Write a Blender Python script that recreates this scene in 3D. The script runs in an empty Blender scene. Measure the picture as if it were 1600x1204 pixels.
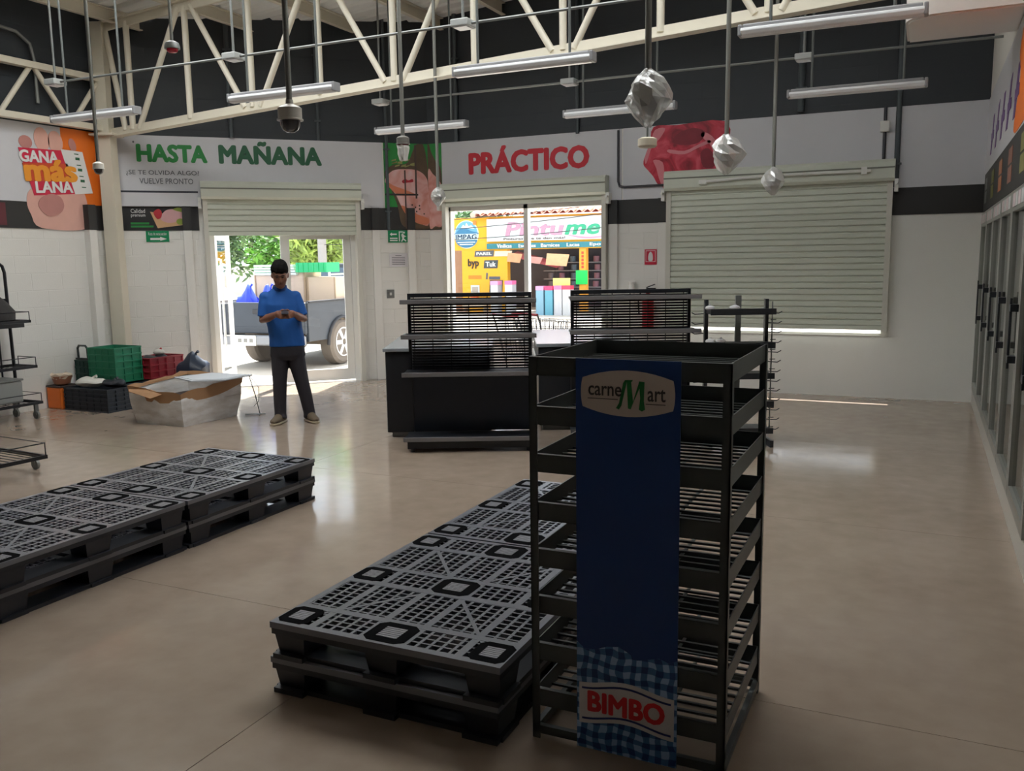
import bpy, bmesh, math, random
from mathutils import Vector, Matrix
random.seed(7)
sc = bpy.context.scene
C = sc.collection
PI = math.pi
S2 = 2 ** -.5
# ------------------------------------------------------------------ camera
def make_camera():
    yaw, pitch, roll = math.radians(25.207), math.radians(8.168), math.radians(-.8423)
    fw = Vector((-math.sin(yaw) * math.cos(pitch), math.cos(yaw) * math.cos(pitch), -math.sin(pitch)))
    rt = Vector((math.cos(yaw), math.sin(yaw), 0))
    up = rt.cross(fw)
    c, s = math.cos(roll), math.sin(roll)
    r2 = rt * c + up * s
    u2 = up * c - rt * s
    m = Matrix((r2, u2, -fw)).transposed().to_4x4()
    m.translation = (0, 0, 1.681)
    cd = bpy.data.cameras.new('camera')
    cd.sensor_width = 36
    cd.lens = 1370.3 / 1600 * 36
    cd.clip_end = 300
    o = bpy.data.objects.new('camera', cd)
    C.objects.link(o)
    o.matrix_world = m
    sc.camera = o
make_camera()
# ------------------------------------------------------------------ sky, sun, exposure
W = bpy.data.worlds.new('sky')
sc.world = W
W.use_nodes = True
W.node_tree.nodes['Background'].inputs[0].default_value = (.80, .89, 1.0, 1)
W.node_tree.nodes['Background'].inputs[1].default_value = .9
sl = bpy.data.lights.new('sun', 'SUN')
sl.energy = 6.5
sl.angle = .01
sl.color = (1, .98, .94)
so = bpy.data.objects.new('sun', sl)
C.objects.link(so)
so.rotation_euler = Vector((.148, -.50, -.854)).to_track_quat('-Z', 'Y').to_euler()
so.location = (-6, 20, 20)
sc.view_settings.view_transform = 'Standard'
sc.view_settings.look = 'None'
sc.view_settings.gamma = 1
sc.view_settings.use_curve_mapping = False
sc.view_settings.exposure = 1.72
try:
    sc.cycles.max_bounces = 10
    sc.cycles.diffuse_bounces = 6
    sc.cycles.transparent_max_bounces = 16
    sc.cycles.sample_clamp_indirect = 8
except Exception:
    pass

# ------------------------------------------------------------------ materials
def lin(v):
    v /= 255
    return v / 12.92 if v <= .04045 else ((v + .055) / 1.055) ** 2.4
MATS = {}
def mat(name, rgb, rough=.6, metal=0, noise=0, nscale=8, bump=0, bscale=60, spec=.5, emit=0, coat=0):
    """rgb 0-255 sRGB albedo; noise = relative tint variation"""
    if name in MATS:
        return MATS[name]
    m = bpy.data.materials.new(name)
    m.use_nodes = True
    nt = m.node_tree
    b = nt.nodes['Principled BSDF']
    col = tuple(lin(c) for c in rgb) + (1,)
    b.inputs['Base Color'].default_value = col
    b.inputs['Roughness'].default_value = rough
    b.inputs['Metallic'].default_value = metal
    b.inputs['Specular IOR Level'].default_value = spec
    if coat:
        b.inputs['Coat Weight'].default_value = coat
    if emit:
        b.inputs['Emission Color'].default_value = col
        b.inputs['Emission Strength'].default_value = emit
    if noise or bump:
        tc = nt.nodes.new('ShaderNodeTexCoord')
    if noise:
        n = nt.nodes.new('ShaderNodeTexNoise')
        n.inputs['Scale'].default_value = nscale
        n.inputs['Detail'].default_value = 5
        nt.links.new(tc.outputs['Object'], n.inputs['Vector'])
        mx = nt.nodes.new('ShaderNodeMixRGB')
        mx.inputs[1].default_value = tuple(c * (1 - noise) for c in col[:3]) + (1,)
        mx.inputs[2].default_value = tuple(min(1, c * (1 + noise)) for c in col[:3]) + (1,)
        nt.links.new(n.outputs['Fac'], mx.inputs[0])
        nt.links.new(mx.outputs[0], b.inputs['Base Color'])
    if bump:
        n2 = nt.nodes.new('ShaderNodeTexNoise')
        n2.inputs['Scale'].default_value = bscale
        nt.links.new(tc.outputs['Object'], n2.inputs['Vector'])
        bp = nt.nodes.new('ShaderNodeBump')
        bp.inputs['Strength'].default_value = bump
        bp.inputs['Distance'].default_value = .01
        nt.links.new(n2.outputs['Fac'], bp.inputs['Height'])
        nt.links.new(bp.outputs[0], b.inputs['Normal'])
    MATS[name] = m
    return m
def glass_mat(name, tint=(1, 1, 1), refl=.08, rough=.02):
    if name in MATS:
        return MATS[name]
    m = bpy.data.materials.new(name)
    m.use_nodes = True
    nt = m.node_tree
    nt.nodes.remove(nt.nodes['Principled BSDF'])
    out = nt.nodes['Material Output']
    t = nt.nodes.new('ShaderNodeBsdfTransparent')
    t.inputs[0].default_value = tint + (1,)
    g = nt.nodes.new('ShaderNodeBsdfGlossy')
    g.inputs['Roughness'].default_value = rough
    lw = nt.nodes.new('ShaderNodeLayerWeight')
    pw = nt.nodes.new('ShaderNodeMath')
    pw.operation = 'POWER'
    pw.inputs[1].default_value = 4
    nt.links.new(lw.outputs['Facing'], pw.inputs[0])
    ad = nt.nodes.new('ShaderNodeMath')
    ad.operation = 'MULTIPLY_ADD'
    ad.inputs[1].default_value = .7
    ad.inputs[2].default_value = refl / 2
    nt.links.new(pw.outputs[0], ad.inputs[0])
    mx = nt.nodes.new('ShaderNodeMixShader')
    nt.links.new(ad.outputs[0], mx.inputs[0])
    nt.links.new(t.outputs[0], mx.inputs[1])
    nt.links.new(g.outputs[0], mx.inputs[2])
    nt.links.new(mx.outputs[0], out.inputs[0])
    MATS[name] = m
    return m
# ------------------------------------------------------------------ mesh builder
class MB:
    def __init__(self):
        self.v = []
        self.f = []
        self.mi = []
        self.cur = 0
    def face(self, ids):
        self.f.append(ids)
        self.mi.append(self.cur)
    def add(self, vs, fs):
        n = len(self.v)
        self.v += [tuple(p) for p in vs]
        for q in fs:
            self.face([i + n for i in q])
        return self
    def box(self, x0, x1, y0, y1, z0, z1):
        vs = [(x, y, z) for z in (z0, z1) for y in (y0, y1) for x in (x0, x1)]
        return self.add(vs, [(0, 2, 3, 1), (4, 5, 7, 6), (0, 1, 5, 4), (2, 6, 7, 3), (0, 4, 6, 2), (1, 3, 7, 5)])
    def bar(self, p0, p1, w, h, up=(0, 0, 1)):
        """box beam from p0 to p1, w across, h along up"""
        p0, p1 = Vector(p0), Vector(p1)
        d = (p1 - p0).normalized()
        u = Vector(up)
        s = d.cross(u)
        if s.length < 1e-4:
            u = Vector((0, 1, 0))
            s = d.cross(u)
        s.normalize()
        u = s.cross(d)
        vs = []
        for p in (p0, p1):
            for a, b in ((-1, -1), (1, -1), (1, 1), (-1, 1)):
                vs.append(p + s * (a * w / 2) + u * (b * h / 2))
        return self.add(vs, [(0, 3, 2, 1), (4, 5, 6, 7), (0, 1, 5, 4), (1, 2, 6, 5), (2, 3, 7, 6), (3, 0, 4, 7)])
    def cyl(self, p0, p1, r0, r1=None, n=12, cap=True):
        r1 = r0 if r1 is None else r1
        p0, p1 = Vector(p0), Vector(p1)
        d = (p1 - p0).normalized()
        a = d.orthogonal().normalized()
        b = d.cross(a)
        vs = []
        for p, r in ((p0, r0), (p1, r1)):
            for i in range(n):
                t = 2 * PI * i / n
                vs.append(p + a * (r * math.cos(t)) + b * (r * math.sin(t)))
        fs = [(i, (i + 1) % n, n + (i + 1) % n, n + i) for i in range(n)]
        if cap:
            fs += [tuple(reversed(range(n))), tuple(range(n, 2 * n))]
        return self.add(vs, fs)
    def tube(self, pts, r, n=8):
        """continuous tube through points"""
        pts = [Vector(p) for p in pts]
        ref = None
        vs, fs = [], []
        for i, p in enumerate(pts):
            d = ((pts[min(i + 1, len(pts) - 1)] - p).normalized() + (p - pts[max(i - 1, 0)]).normalized())
            d.normalize()
            if ref is None:
                ref = d.orthogonal().normalized()
            a = (ref - d * ref.dot(d)).normalized()
            ref = a
            b = d.cross(a)
            rr = r[i] if isinstance(r, (list, tuple)) else r
            for k in range(n):
                t = 2 * PI * k / n
                vs.append(p + a * (rr * math.cos(t)) + b * (rr * math.sin(t)))
        m = len(pts)
        for i in range(m - 1):
            for k in range(n):
                fs.append((i * n + k, i * n + (k + 1) % n, (i + 1) * n + (k + 1) % n, (i + 1) * n + k))
        fs += [tuple(reversed(range(n))), tuple(range((m - 1) * n, m * n))]
        return self.add(vs, fs)
    def lathe(self, prof, n=24, c=(0, 0, 0), axis='z'):
        """prof: list of (r, h)"""
        vs, fs = [], []
        for r, h in prof:
            for k in range(n):
                t = 2 * PI * k / n
                x, y = max(r, 1e-4) * math.cos(t), max(r, 1e-4) * math.sin(t)
                if axis == 'z':
                    vs.append((c[0] + x, c[1] + y, c[2] + h))
                elif axis == 'x':
                    vs.append((c[0] + h, c[1] + x, c[2] + y))
                else:
                    vs.append((c[0] + x, c[1] + h, c[2] + y))
        for i in range(len(prof) - 1):
            for k in range(n):
                fs.append((i * n + k, i * n + (k + 1) % n, (i + 1) * n + (k + 1) % n, (i + 1) * n + k))
        fs += [tuple(reversed(range(n))), tuple(range((len(prof) - 1) * n, len(prof) * n))]
        return self.add(vs, fs)
    def prism(self, poly, y0, y1):
        """polygon in local x,z extruded from y0 to y1"""
        n = len(poly)
        vs = [(x, y0, z) for x, z in poly] + [(x, y1, z) for x, z in poly]
        fs = [tuple(range(n)), tuple(reversed(range(n, 2 * n)))]
        fs += [(i, n + i, n + (i + 1) % n, (i + 1) % n) for i in range(n)]
        return self.add(vs, fs)
    def slab(self, poly, z0, z1):
        n = len(poly)
        vs = [(x, y, z0) for x, y in poly] + [(x, y, z1) for x, y in poly]
        fs = [tuple(reversed(range(n))), tuple(range(n, 2 * n))]
        fs += [(i, (i + 1) % n, n + (i + 1) % n, n + i) for i in range(n)]
        return self.add(vs, fs)
    def loft(self, rings, n=16, power=2.0):
        """rings: (center, rx, ry, side_vector, forward_vector)"""
        vs, fs = [], []
        for c, rx, ry, s, fwd in rings:
            c, s, fwd = Vector(c), Vector(s).normalized(), Vector(fwd).normalized()
            for k in range(n):
                t = 2 * PI * k / n
                ct, st = math.cos(t), math.sin(t)
                a = math.copysign(abs(ct) ** (2 / power), ct)
                b = math.copysign(abs(st) ** (2 / power), st)
                vs.append(c + s * (rx * a) + fwd * (ry * b))
        m = len(rings)
        for i in range(m - 1):
            for k in range(n):
                fs.append((i * n + k, i * n + (k + 1) % n, (i + 1) * n + (k + 1) % n, (i + 1) * n + k))
        fs += [tuple(reversed(range(n))), tuple(range((m - 1) * n, m * n))]
        return self.add(vs, fs)
    def limb(self, pts, radii, n=12):
        """round tapered limb along points with domed ends"""
        return self.tube(pts, list(radii), n)
    def ball(self, c, rx, ry=None, rz=None, n=16, m=10):
        ry = rx if ry is None else ry
        rz = rx if rz is None else rz
        rings = []
        vs, fs = [], []
        for i in range(m + 1):
            ph = -PI / 2 + PI * i / m
            r = max(math.cos(ph), .02)
            for k in range(n):
                t = 2 * PI * k / n
                vs.append((c[0] + rx * r * math.cos(t), c[1] + ry * r * math.sin(t), c[2] + rz * math.sin(ph)))
        for i in range(m):
            for k in range(n):
                fs.append((i * n + k, i * n + (k + 1) % n, (i + 1) * n + (k + 1) % n, (i + 1) * n + k))
        fs += [tuple(reversed(range(n))), tuple(range(m * n, (m + 1) * n))]
        return self.add(vs, fs)
    def mesh(self, name, mats, fix=True):
        me = bpy.data.meshes.new(name)
        me.from_pydata(self.v, [], self.f)
        for m in (mats if isinstance(mats, (list, tuple)) else [mats]):
            me.materials.append(m)
        if any(self.mi):
            me.polygons.foreach_set('material_index', self.mi)
        if fix:
            bm = bmesh.new()
            bm.from_mesh(me)
            bmesh.ops.recalc_face_normals(bm, faces=bm.faces)
            bm.to_mesh(me)
            bm.free()
        me.update()
        return me
    def build(self, name, mats, parent=None, smooth=False, bevel=0, loc=None, fix=True):
        me = self.mesh(name, mats, fix)
        o = link(name, me, parent)
        if loc is not None:
            o.location = loc
        if smooth:
            me.polygons.foreach_set('use_smooth', [True] * len(me.polygons))
            try:
                me.set_sharp_from_angle(angle=math.radians(38))
            except Exception:
                pass
        if bevel:
            md = o.modifiers.new('bevel', 'BEVEL')
            md.width = bevel
            md.segments = 2
            md.limit_method = 'ANGLE'
        return o
def link(name, data, parent=None):
    o = bpy.data.objects.new(name, data)
    C.objects.link(o)
    if parent is not None:
        o.parent = parent
    return o
def tag(o, label=None, cat=None, group=None, kind=None):
    if label: o['label'] = label
    if cat: o['category'] = cat
    if group: o['group'] = group
    if kind: o['kind'] = kind
    return o
def thing(name, label, cat, loc=(0, 0, 0), rz=0, group=None):
    o = link(name, None)
    o.empty_display_size = .1
    o.location = loc
    o.rotation_euler = (0, 0, rz)
    return tag(o, label, cat, group)
def struct(name, mb, m, parent=None, **k):
    o = mb.build(name, m, parent, **k)
    o['kind'] = 'structure'
    return o
def copy_tree(o, parent=None):
    kids = list(o.children)
    c = o.copy()
    C.objects.link(c)
    if parent is not None:
        c.parent = parent
    for k in kids:
        copy_tree(k, c)
    return c
def inst(name, me, parent, loc=(0, 0, 0), rot=(0, 0, 0), scale=None):
    o = link(name, me, parent)
    o.location = loc
    o.rotation_euler = rot
    if scale: o.scale = scale
    return o
def B(x0, x1, y0, y1, z0, z1):
    return MB().box(x0, x1, y0, y1, z0, z1)
def text(name, s, x0, x1, z0, z1, y, m, parent, bold=0, shear=0, thick=.004, rot=0, spacing=1):
    """flat lettering fitted into a rectangle of local x,z at depth y (facing -y)"""
    cu = bpy.data.curves.new('t', 'FONT')
    cu.body = s
    cu.space_character = spacing + bold * .35
    cu.shear = shear
    cu.extrude = .01
    cu.resolution_u = 3
    to = bpy.data.objects.new('t', cu)
    C.objects.link(to)
    bpy.context.view_layer.update()
    dg = bpy.context.evaluated_depsgraph_get()
    me = bpy.data.meshes.new_from_object(to.evaluated_get(dg))
    bpy.data.objects.remove(to)
    if bold:
        # heavier strokes: overlay shifted copies of every glyph
        n0 = len(me.vertices)
        V0 = [tuple(v.co) for v in me.vertices]
        F0 = [tuple(p.vertices) for p in me.polygons]
        V, F = [], []
        for k, (dx, dy) in enumerate(((-1, 0), (1, 0), (0, .8), (0, -.8), (-.7, .6), (.7, .6), (-.7, -.6), (.7, -.6))):
            V += [(x + dx * bold, y + dy * bold, z + (.0002 * k if z > 0 else 0)) for x, y, z in V0]
            F += [tuple(i + k * n0 for i in f) for f in F0]
        me = bpy.data.meshes.new(name)
        me.from_pydata(V, [], F)
    xs = [v.co.x for v in me.vertices]
    ys = [v.co.y for v in me.vertices]
    a, b, c, d = min(xs), max(xs), min(ys), max(ys)
    cx, cz = (x0 + x1) / 2, (z0 + z1) / 2
    cr, sr = math.cos(rot), math.sin(rot)
    for v in me.vertices:
        px = (v.co.x - a) / (b - a) * (x1 - x0) + x0 - cx
        pz = (v.co.y - c) / (d - c) * (z1 - z0) + z0 - cz
        dz = y - (thick * (1 + (v.co.z - .01) * 250) if v.co.z > 0 else 0)
        v.co = (cx + px * cr - pz * sr, dz, cz + px * sr + pz * cr)
    me.materials.clear()
    me.materials.append(m)
    return link(name, me, parent)
def ell(cx, cz, rx, rz, n=24, a0=0, a1=2 * PI, rot=0):
    o = []
    for i in range(n):
        t = a0 + (a1 - a0) * i / (n if abs(a1 - a0 - 2 * PI) < 1e-6 else n - 1)
        x, z = rx * math.cos(t), rz * math.sin(t)
        o.append((cx + x * math.cos(rot) - z * math.sin(rot), cz + x * math.sin(rot) + z * math.cos(rot)))
    return o
def flat(name, poly, y, m, parent, t=.003):
    return MB().prism(poly, y - t, y).build(name, m, parent)
def rect(x0, x1, z0, z1):
    return [(x0, z0), (x1, z0), (x1, z1), (x0, z1)]
def smooth_poly(pts, n=4):
    """closed Catmull-Rom outline"""
    o = []
    k = len(pts)
    for i in range(k):
        p0, p1, p2, p3 = (Vector(pts[(i + j - 1) % k]) for j in range(4))
        for q in range(n):
            t = q / n
            o.append(tuple(.5 * ((2 * p1) + (p2 - p0) * t + (2 * p0 - 5 * p1 + 4 * p2 - p3) * t * t + (3 * p1 - p0 - 3 * p2 + p3) * t ** 3)))
    return o
# common materials
white_wall = mat('white_wall_paint', (226, 224, 219), .7, noise=.03, nscale=3, bump=.12, bscale=90)
dark_wall = mat('dark_wall_paint', (44, 49, 54), .6, noise=.08, nscale=2, bump=.2, bscale=60)
band_m = mat('charcoal_band', (44, 44, 44), .55)
banner_m = mat('banner_vinyl', (205, 205, 210), .45, noise=.02)
cream = mat('cream_steel', (216, 209, 192), .5, noise=.03)
white_alu = mat('white_aluminium', (226, 226, 222), .4)
black_steel = mat('black_steel', (34, 37, 43), .38, noise=.1)
black_plastic = mat('black_plastic', (26, 28, 33), .36, noise=.1, nscale=20)
grey_rail = mat('grey_rail', (120, 118, 120), .4)
galv = mat('galvanised', (128, 130, 128), .45, metal=.5)
shutter_m = mat('shutter_paint', (206, 210, 197), .45, noise=.03)
cardboard = mat('cardboard', (160, 122, 88), .8, noise=.08)
white_pl = mat('white_plastic', (225, 224, 220), .4)
# wall coordinate frames: local x runs right along the wall seen from inside, local y goes into the wall
PY, LX, CH, RX = 11.116, -9.456, 12.458, .545
FR = {'P': ((0, PY, 0), 0), 'C': ((-CH * S2, CH * S2, 0), PI / 4), 'L': ((LX, 0, 0), PI / 2), 'R': ((RX, 0, 0), -PI / 2)}
def wthing(name, label, cat, w, a=0, z=0, group=None):
    """a thing hung on wall w at along-wall position a; its children use wall-local offsets from there"""
    (x, y, _), r = FR[w]
    return thing(name, label, cat, (x + a * math.cos(r), y + a * math.sin(r), z), r, group)
def wframe(o, w):
    (x, y, z), r = FR[w]
    o.location = (x, y, z)
    o.rotation_euler = (0, 0, r)
    return o
def zroof(x):
    return 4.72 + .085 * (x - LX)
# ================================================================== SETTING
# ------------------------------------------------------------------ floor: slabs with saw-cut joints
def floor_mat():
    m = bpy.data.materials.new('polished_concrete')
    m.use_nodes = True
    nt = m.node_tree
    b = nt.nodes['Principled BSDF']
    tc = nt.nodes.new('ShaderNodeNewGeometry')
    n1 = nt.nodes.new('ShaderNodeTexNoise')
    n1.inputs['Scale'].default_value = .9
    n1.inputs['Detail'].default_value = 6
    n2 = nt.nodes.new('ShaderNodeTexNoise')
    n2.inputs['Scale'].default_value = 7
    n2.inputs['Detail'].default_value = 8
    for n in (n1, n2):
        nt.links.new(tc.outputs['Position'], n.inputs['Vector'])
    r = nt.nodes.new('ShaderNodeValToRGB')
    r.color_ramp.elements[0].position = .3
    r.color_ramp.elements[0].color = (lin(146), lin(129), lin(114), 1)
    r.color_ramp.elements[1].position = .7
    r.color_ramp.elements[1].color = (lin(168), lin(152), lin(137), 1)
    mx = nt.nodes.new('ShaderNodeMath')
    mx.operation = 'MULTIPLY_ADD'
    mx.inputs[1].default_value = .4
    nt.links.new(n2.outputs['Fac'], mx.inputs[0])
    m3 = nt.nodes.new('ShaderNodeMath')
    m3.operation = 'MULTIPLY'
    m3.inputs[1].default_value = .6
    nt.links.new(n1.outputs['Fac'], m3.inputs[0])
    nt.links.new(m3.outputs[0], mx.inputs[2])
    nt.links.new(mx.outputs[0], r.inputs[0])
    nt.links.new(r.outputs[0], b.inputs['Base Color'])
    mr = nt.nodes.new('ShaderNodeMapRange')
    mr.inputs[3].default_value = .07
    mr.inputs[4].default_value = .19
    nt.links.new(n2.outputs['Fac'], mr.inputs[0])
    nt.links.new(mr.outputs[0], b.inputs['Roughness'])
    b.inputs['Specular IOR Level'].default_value = .6
    n4 = nt.nodes.new('ShaderNodeTexNoise')
    n4.inputs['Scale'].default_value = 2.6
    n4.inputs['Detail'].default_value = 3
    nt.links.new(tc.outputs['Position'], n4.inputs['Vector'])
    bp = nt.nodes.new('ShaderNodeBump')
    bp.inputs['Strength'].default_value = .05
    bp.inputs['Distance'].default_value = .05
    nt.links.new(n4.outputs['Fac'], bp.inputs['Height'])
    nt.links.new(bp.outputs[0], b.inputs['Normal'])
    return m
fm = floor_mat()
floor = struct('floor', MB().slab([(LX - .2, -6), (RX + 2, -6), (RX + 2, PY), (-6.503, PY), (LX, 8.163), (LX - .2, 8.163)], -.12, -.02), mat('joint_filler', (92, 82, 72), .8))
xs = [-12.0, -9.61, -7.13, -4.65, -2.17, 2.6]
ys = [-6, -4.2, -1.72, .76, 3.24, 5.72, 8.2, PY]
g = .0016
def clip_slab(x0, x1, y0, y1):
    """clip rectangle by the 45 degree corner: y <= x + 17.619 and x >= LX"""
    poly = [(max(x0, LX - .1), y0), (x1, y0), (x1, y1), (max(x0, LX - .1), y1)]
    out = []
    f = lambda p: p[0] + 17.619 - p[1]
    for i in range(4):
        a, b = poly[i], poly[(i + 1) % 4]
        fa, fb = f(a), f(b)
        if fa >= 0: out.append(a)
        if fa * fb < 0:
            t = fa / (fa - fb)
            out.append((a[0] + (b[0] - a[0]) * t, a[1] + (b[1] - a[1]) * t))
    return out
for i in range(len(xs) - 1):
    for j in range(len(ys) - 1):
        if xs[i + 1] < LX - .05: continue
        p = clip_slab(xs[i] + g, xs[i + 1] - g, ys[j] + g, ys[j + 1] - g)
        if len(p) > 2:
            MB().slab(p, -.02, 0).build('floor_slab', fm, floor)
# ------------------------------------------------------------------ walls (local frames)
def wall(name, w, a0, a1, holes, ztop=3.32, th=.22):
    mb = MB()
    cuts = sorted({a0, a1} | {h[0] for h in holes} | {h[1] for h in holes})
    for x0, x1 in zip(cuts[:-1], cuts[1:]):
        h = [q for q in holes if q[0] <= x0 and q[1] >= x1]
        if not h:
            mb.box(x0, x1, 0, th, 0, ztop)
        else:
            q = h[0]
            if q[2] > 0: mb.box(x0, x1, 0, th, 0, q[2])
            mb.box(x0, x1, 0, th, q[3], ztop)
    return wframe(struct(name, mb, white_wall), w)
DOOR = (.25, 2.18, 0, 2.46)
WIN = (-6.24, -3.83, .55, 2.46)
SHU = (-2.93, -.45, .76, 2.6)
wall_front = wall('wall_front', 'P', -6.503, RX + .1, [WIN, SHU])
wall_corner = wall('wall_corner', 'C', -.914, 3.262, [DOOR])
wall_left = wall('wall_left', 'L', -6, 8.163, [])
wall_right = wframe(struct('wall_right', MB().box(-PY, 6, .9, 1.1, 0, 5.7).box(-PY, 6, 0, .9, 2.10, 5.7), white_wall), 'R')
wall_back = struct('wall_back', B(LX - .2, RX + 1, -6.2, -6, 0, 5.8), dark_wall)
def up_mat():
    """dark painted block wall: faint courses in relief"""
    m = mat('dark_block_paint', (46, 52, 58), .55)
    nt = m.node_tree
    tc = nt.nodes.new('ShaderNodeTexCoord')
    sp = nt.nodes.new('ShaderNodeSeparateXYZ')
    cb = nt.nodes.new('ShaderNodeCombineXYZ')
    nt.links.new(tc.outputs['Object'], sp.inputs[0])
    nt.links.new(sp.outputs[0], cb.inputs[0])
    nt.links.new(sp.outputs[2], cb.inputs[1])
    br = nt.nodes.new('ShaderNodeTexBrick')
    br.inputs['Scale'].default_value = 1
    br.inputs['Brick Width'].default_value = .4
    br.inputs['Row Height'].default_value = .2
    br.inputs['Mortar Size'].default_value = .008
    nt.links.new(cb.outputs[0], br.inputs['Vector'])
    bp = nt.nodes.new('ShaderNodeBump')
    bp.inputs['Strength'].default_value = .35
    bp.inputs['Distance'].default_value = .008
    bp.invert = True
    nt.links.new(br.outputs['Fac'], bp.inputs['Height'])
    nt.links.new(bp.outputs[0], nt.nodes['Principled BSDF'].inputs['Normal'])
    return m
upm = up_mat()
for w, wo, a0, a1 in (('P', wall_front, -6.503, RX + .1), ('C', wall_corner, -.914, 3.262), ('L', wall_left, -6, 8.163)):
    B(a0, a1, 0, .22, 3.32, 5.75).build('upper_wall', upm, wo)
# concrete blocks, each its own piece, slightly proud of the wall face
BLK = {}
def block(wd, dp):
    k = (round(wd, 3), dp)
    if k not in BLK:
        mb = MB()
        e = .003
        x, h = wd / 2, .0975
        vs = [(-x, 0, -h), (x, 0, -h), (x, 0, h), (-x, 0, h), (-x + e, -dp, -h + e), (x - e, -dp, -h + e), (x - e, -dp, h - e), (-x + e, -dp, h - e)]
        mb.add(vs, [(4, 5, 6, 7), (0, 1, 5, 4), (1, 2, 6, 5), (2, 3, 7, 6), (3, 0, 4, 7)])
        BLK[k] = mb.mesh('block', white_wall)
    return BLK[k]
def blocks(wo, a0, a1, z0=0, z1=2.12, flip=0, skip=None, dp=.0035):
    r = 0
    z = z0
    while z < z1 - .05:
        off = .2 if (r + flip) % 2 else 0
        x = a0 - off
        while x < a1 - .01:
            l, rr = max(x, a0), min(x + .4, a1)
            if rr - l > .06 and not (skip and skip((l + rr) / 2, z + .1)):
                inst('block', block(rr - l - .005, dp), wo, ((l + rr) / 2, 0, z + .1))
            x += .4
        z += .2
        r += 1
blocks(wall_corner, -.914, .12)
blocks(wall_corner, 2.30, 3.262)
blocks(wall_left, 5.36, 8.16, flip=1, dp=.0015)
blocks(wall_front, -3.72, -3.0, flip=1, dp=.0018)
# charcoal band under the banners
for i, (w, a0, a1) in enumerate((('L', 2.0, 8.163), ('C', -.914, .13), ('C', 2.27, 3.262), ('P', -3.82, -3.0), ('P', -.40, RX), ('P', -6.503, -6.25))):
    wframe(struct('trim_%d' % (i + 1), B(a0, a1, -.012, 0, 2.12, 2.425), band_m), w)
# ------------------------------------------------------------------ roof: corrugated sheet, purlins
mb = MB()
prof = []
y = -6.2
while y < PY + .3:
    prof += [(y, 0), (y + .16, 0), (y + .19, .035), (y + .23, .035), (y + .26, 0)]
    y += .26
x0, x1 = LX - .3, RX + 1.2
# added unseen translucent roof sheets over the middle of the room, for more daylight
ADDED_SKY = (-8.3, -.4, 4.9, 7.15)
def sheet(xa, xb, pr_):
    n = len(pr_)
    m_ = MB()
    cl = lambda x, yy: max(x, yy - 17.9)
    m_.add([(cl(x, yy), yy, zroof(cl(x, yy)) + h) for x in (xa, xb) for yy, h in pr_], [(i, i + 1, n + i + 1, n + i) for i in range(n - 1)])
    return m_
i0 = min(i for i, q in enumerate(prof) if q[0] >= ADDED_SKY[2])
i1 = max(i for i, q in enumerate(prof) if q[0] <= ADDED_SKY[3])
mb = sheet(x0, x1, prof[:i0 + 1])
for a_, b_, pr_ in ((x0, x1, prof[i1:]), (x0, ADDED_SKY[0], prof[i0:i1 + 1]), (ADDED_SKY[1], x1, prof[i0:i1 + 1])):
    q = sheet(a_, b_, pr_)
    mb.add(q.v, q.f)
ceiling = struct('ceiling', mb, mat('white_roof_sheet', (234, 236, 234), .45), fix=False)
def added_sheet_mat():
    m = bpy.data.materials.new('added_translucent_sheet')
    m.use_nodes = True
    nt = m.node_tree
    nt.nodes.remove(nt.nodes['Principled BSDF'])
    t_ = nt.nodes.new('ShaderNodeBsdfTranslucent')
    t_.inputs[0].default_value = (.86, .87, .86, 1)
    nt.links.new(t_.outputs[0], nt.nodes['Material Output'].inputs[0])
    return m
skm = added_sheet_mat()
w_ = (ADDED_SKY[1] - ADDED_SKY[0]) / 8
for k in range(8):
    sheet(ADDED_SKY[0] + w_ * k, ADDED_SKY[0] + w_ * (k + 1), prof[i0:i1 + 1]).build('added_daylight_sheet', skm, ceiling, fix=False)
px = LX + .35
while px < RX + .6:
    yend = min(PY, px + 17.6)
    z = zroof(px)
    m2 = MB().box(px - .006, px + .006, -6, yend, z - .16, z - .004).box(px, px + .06, -6, yend, z - .012, z - .004).box(px, px + .06, -6, yend, z - .16, z - .15)
    m2.build('purlin', cream, ceiling)
    px += .95
# ------------------------------------------------------------------ front window
win = wframe(link('window_1', None), 'P')
win['kind'] = 'structure'
a, b, c, d = WIN
fmb = MB().box(a, a + .07, .02, .12, c, d).box(b - .07, b, .02, .12, c, d).box(a, b, .02, .12, c, c + .07).box(a, b, .02, .12, d - .09, d).box(-5.03, -4.97, .02, .12, c, d)
fmb.build('window_frame', white_alu, win)
MB().box(a, b, -.06, .215, c - .03, c + .003).build('window_sill', white_wall, win)
pane = glass_mat('window_glass')
B(a + .07, -5.03, .06, .068, c + .07, d - .09).build('pane', pane, win)
B(-4.97, b - .07, .06, .068, c + .07, d - .09).build('pane', pane, win)
# shuttered window: low sill ledge
win2 = wframe(link('window_2', None), 'P')
win2['kind'] = 'structure'
a, b, c, d = SHU
MB().box(a, b, -.012, .215, c - .03, c + .004).build('window_sill', white_wall, win2)
MB().box(a, a + .05, .1, .16, c, d).box(b - .05, b, .1, .16, c, d).box(a, b, .1, .16, c, c + .006).build('window_frame', white_alu, win2)
B(a + .05, b - .05, .125, .132, c + .006, d - .05).build('pane', pane, win2)
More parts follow.
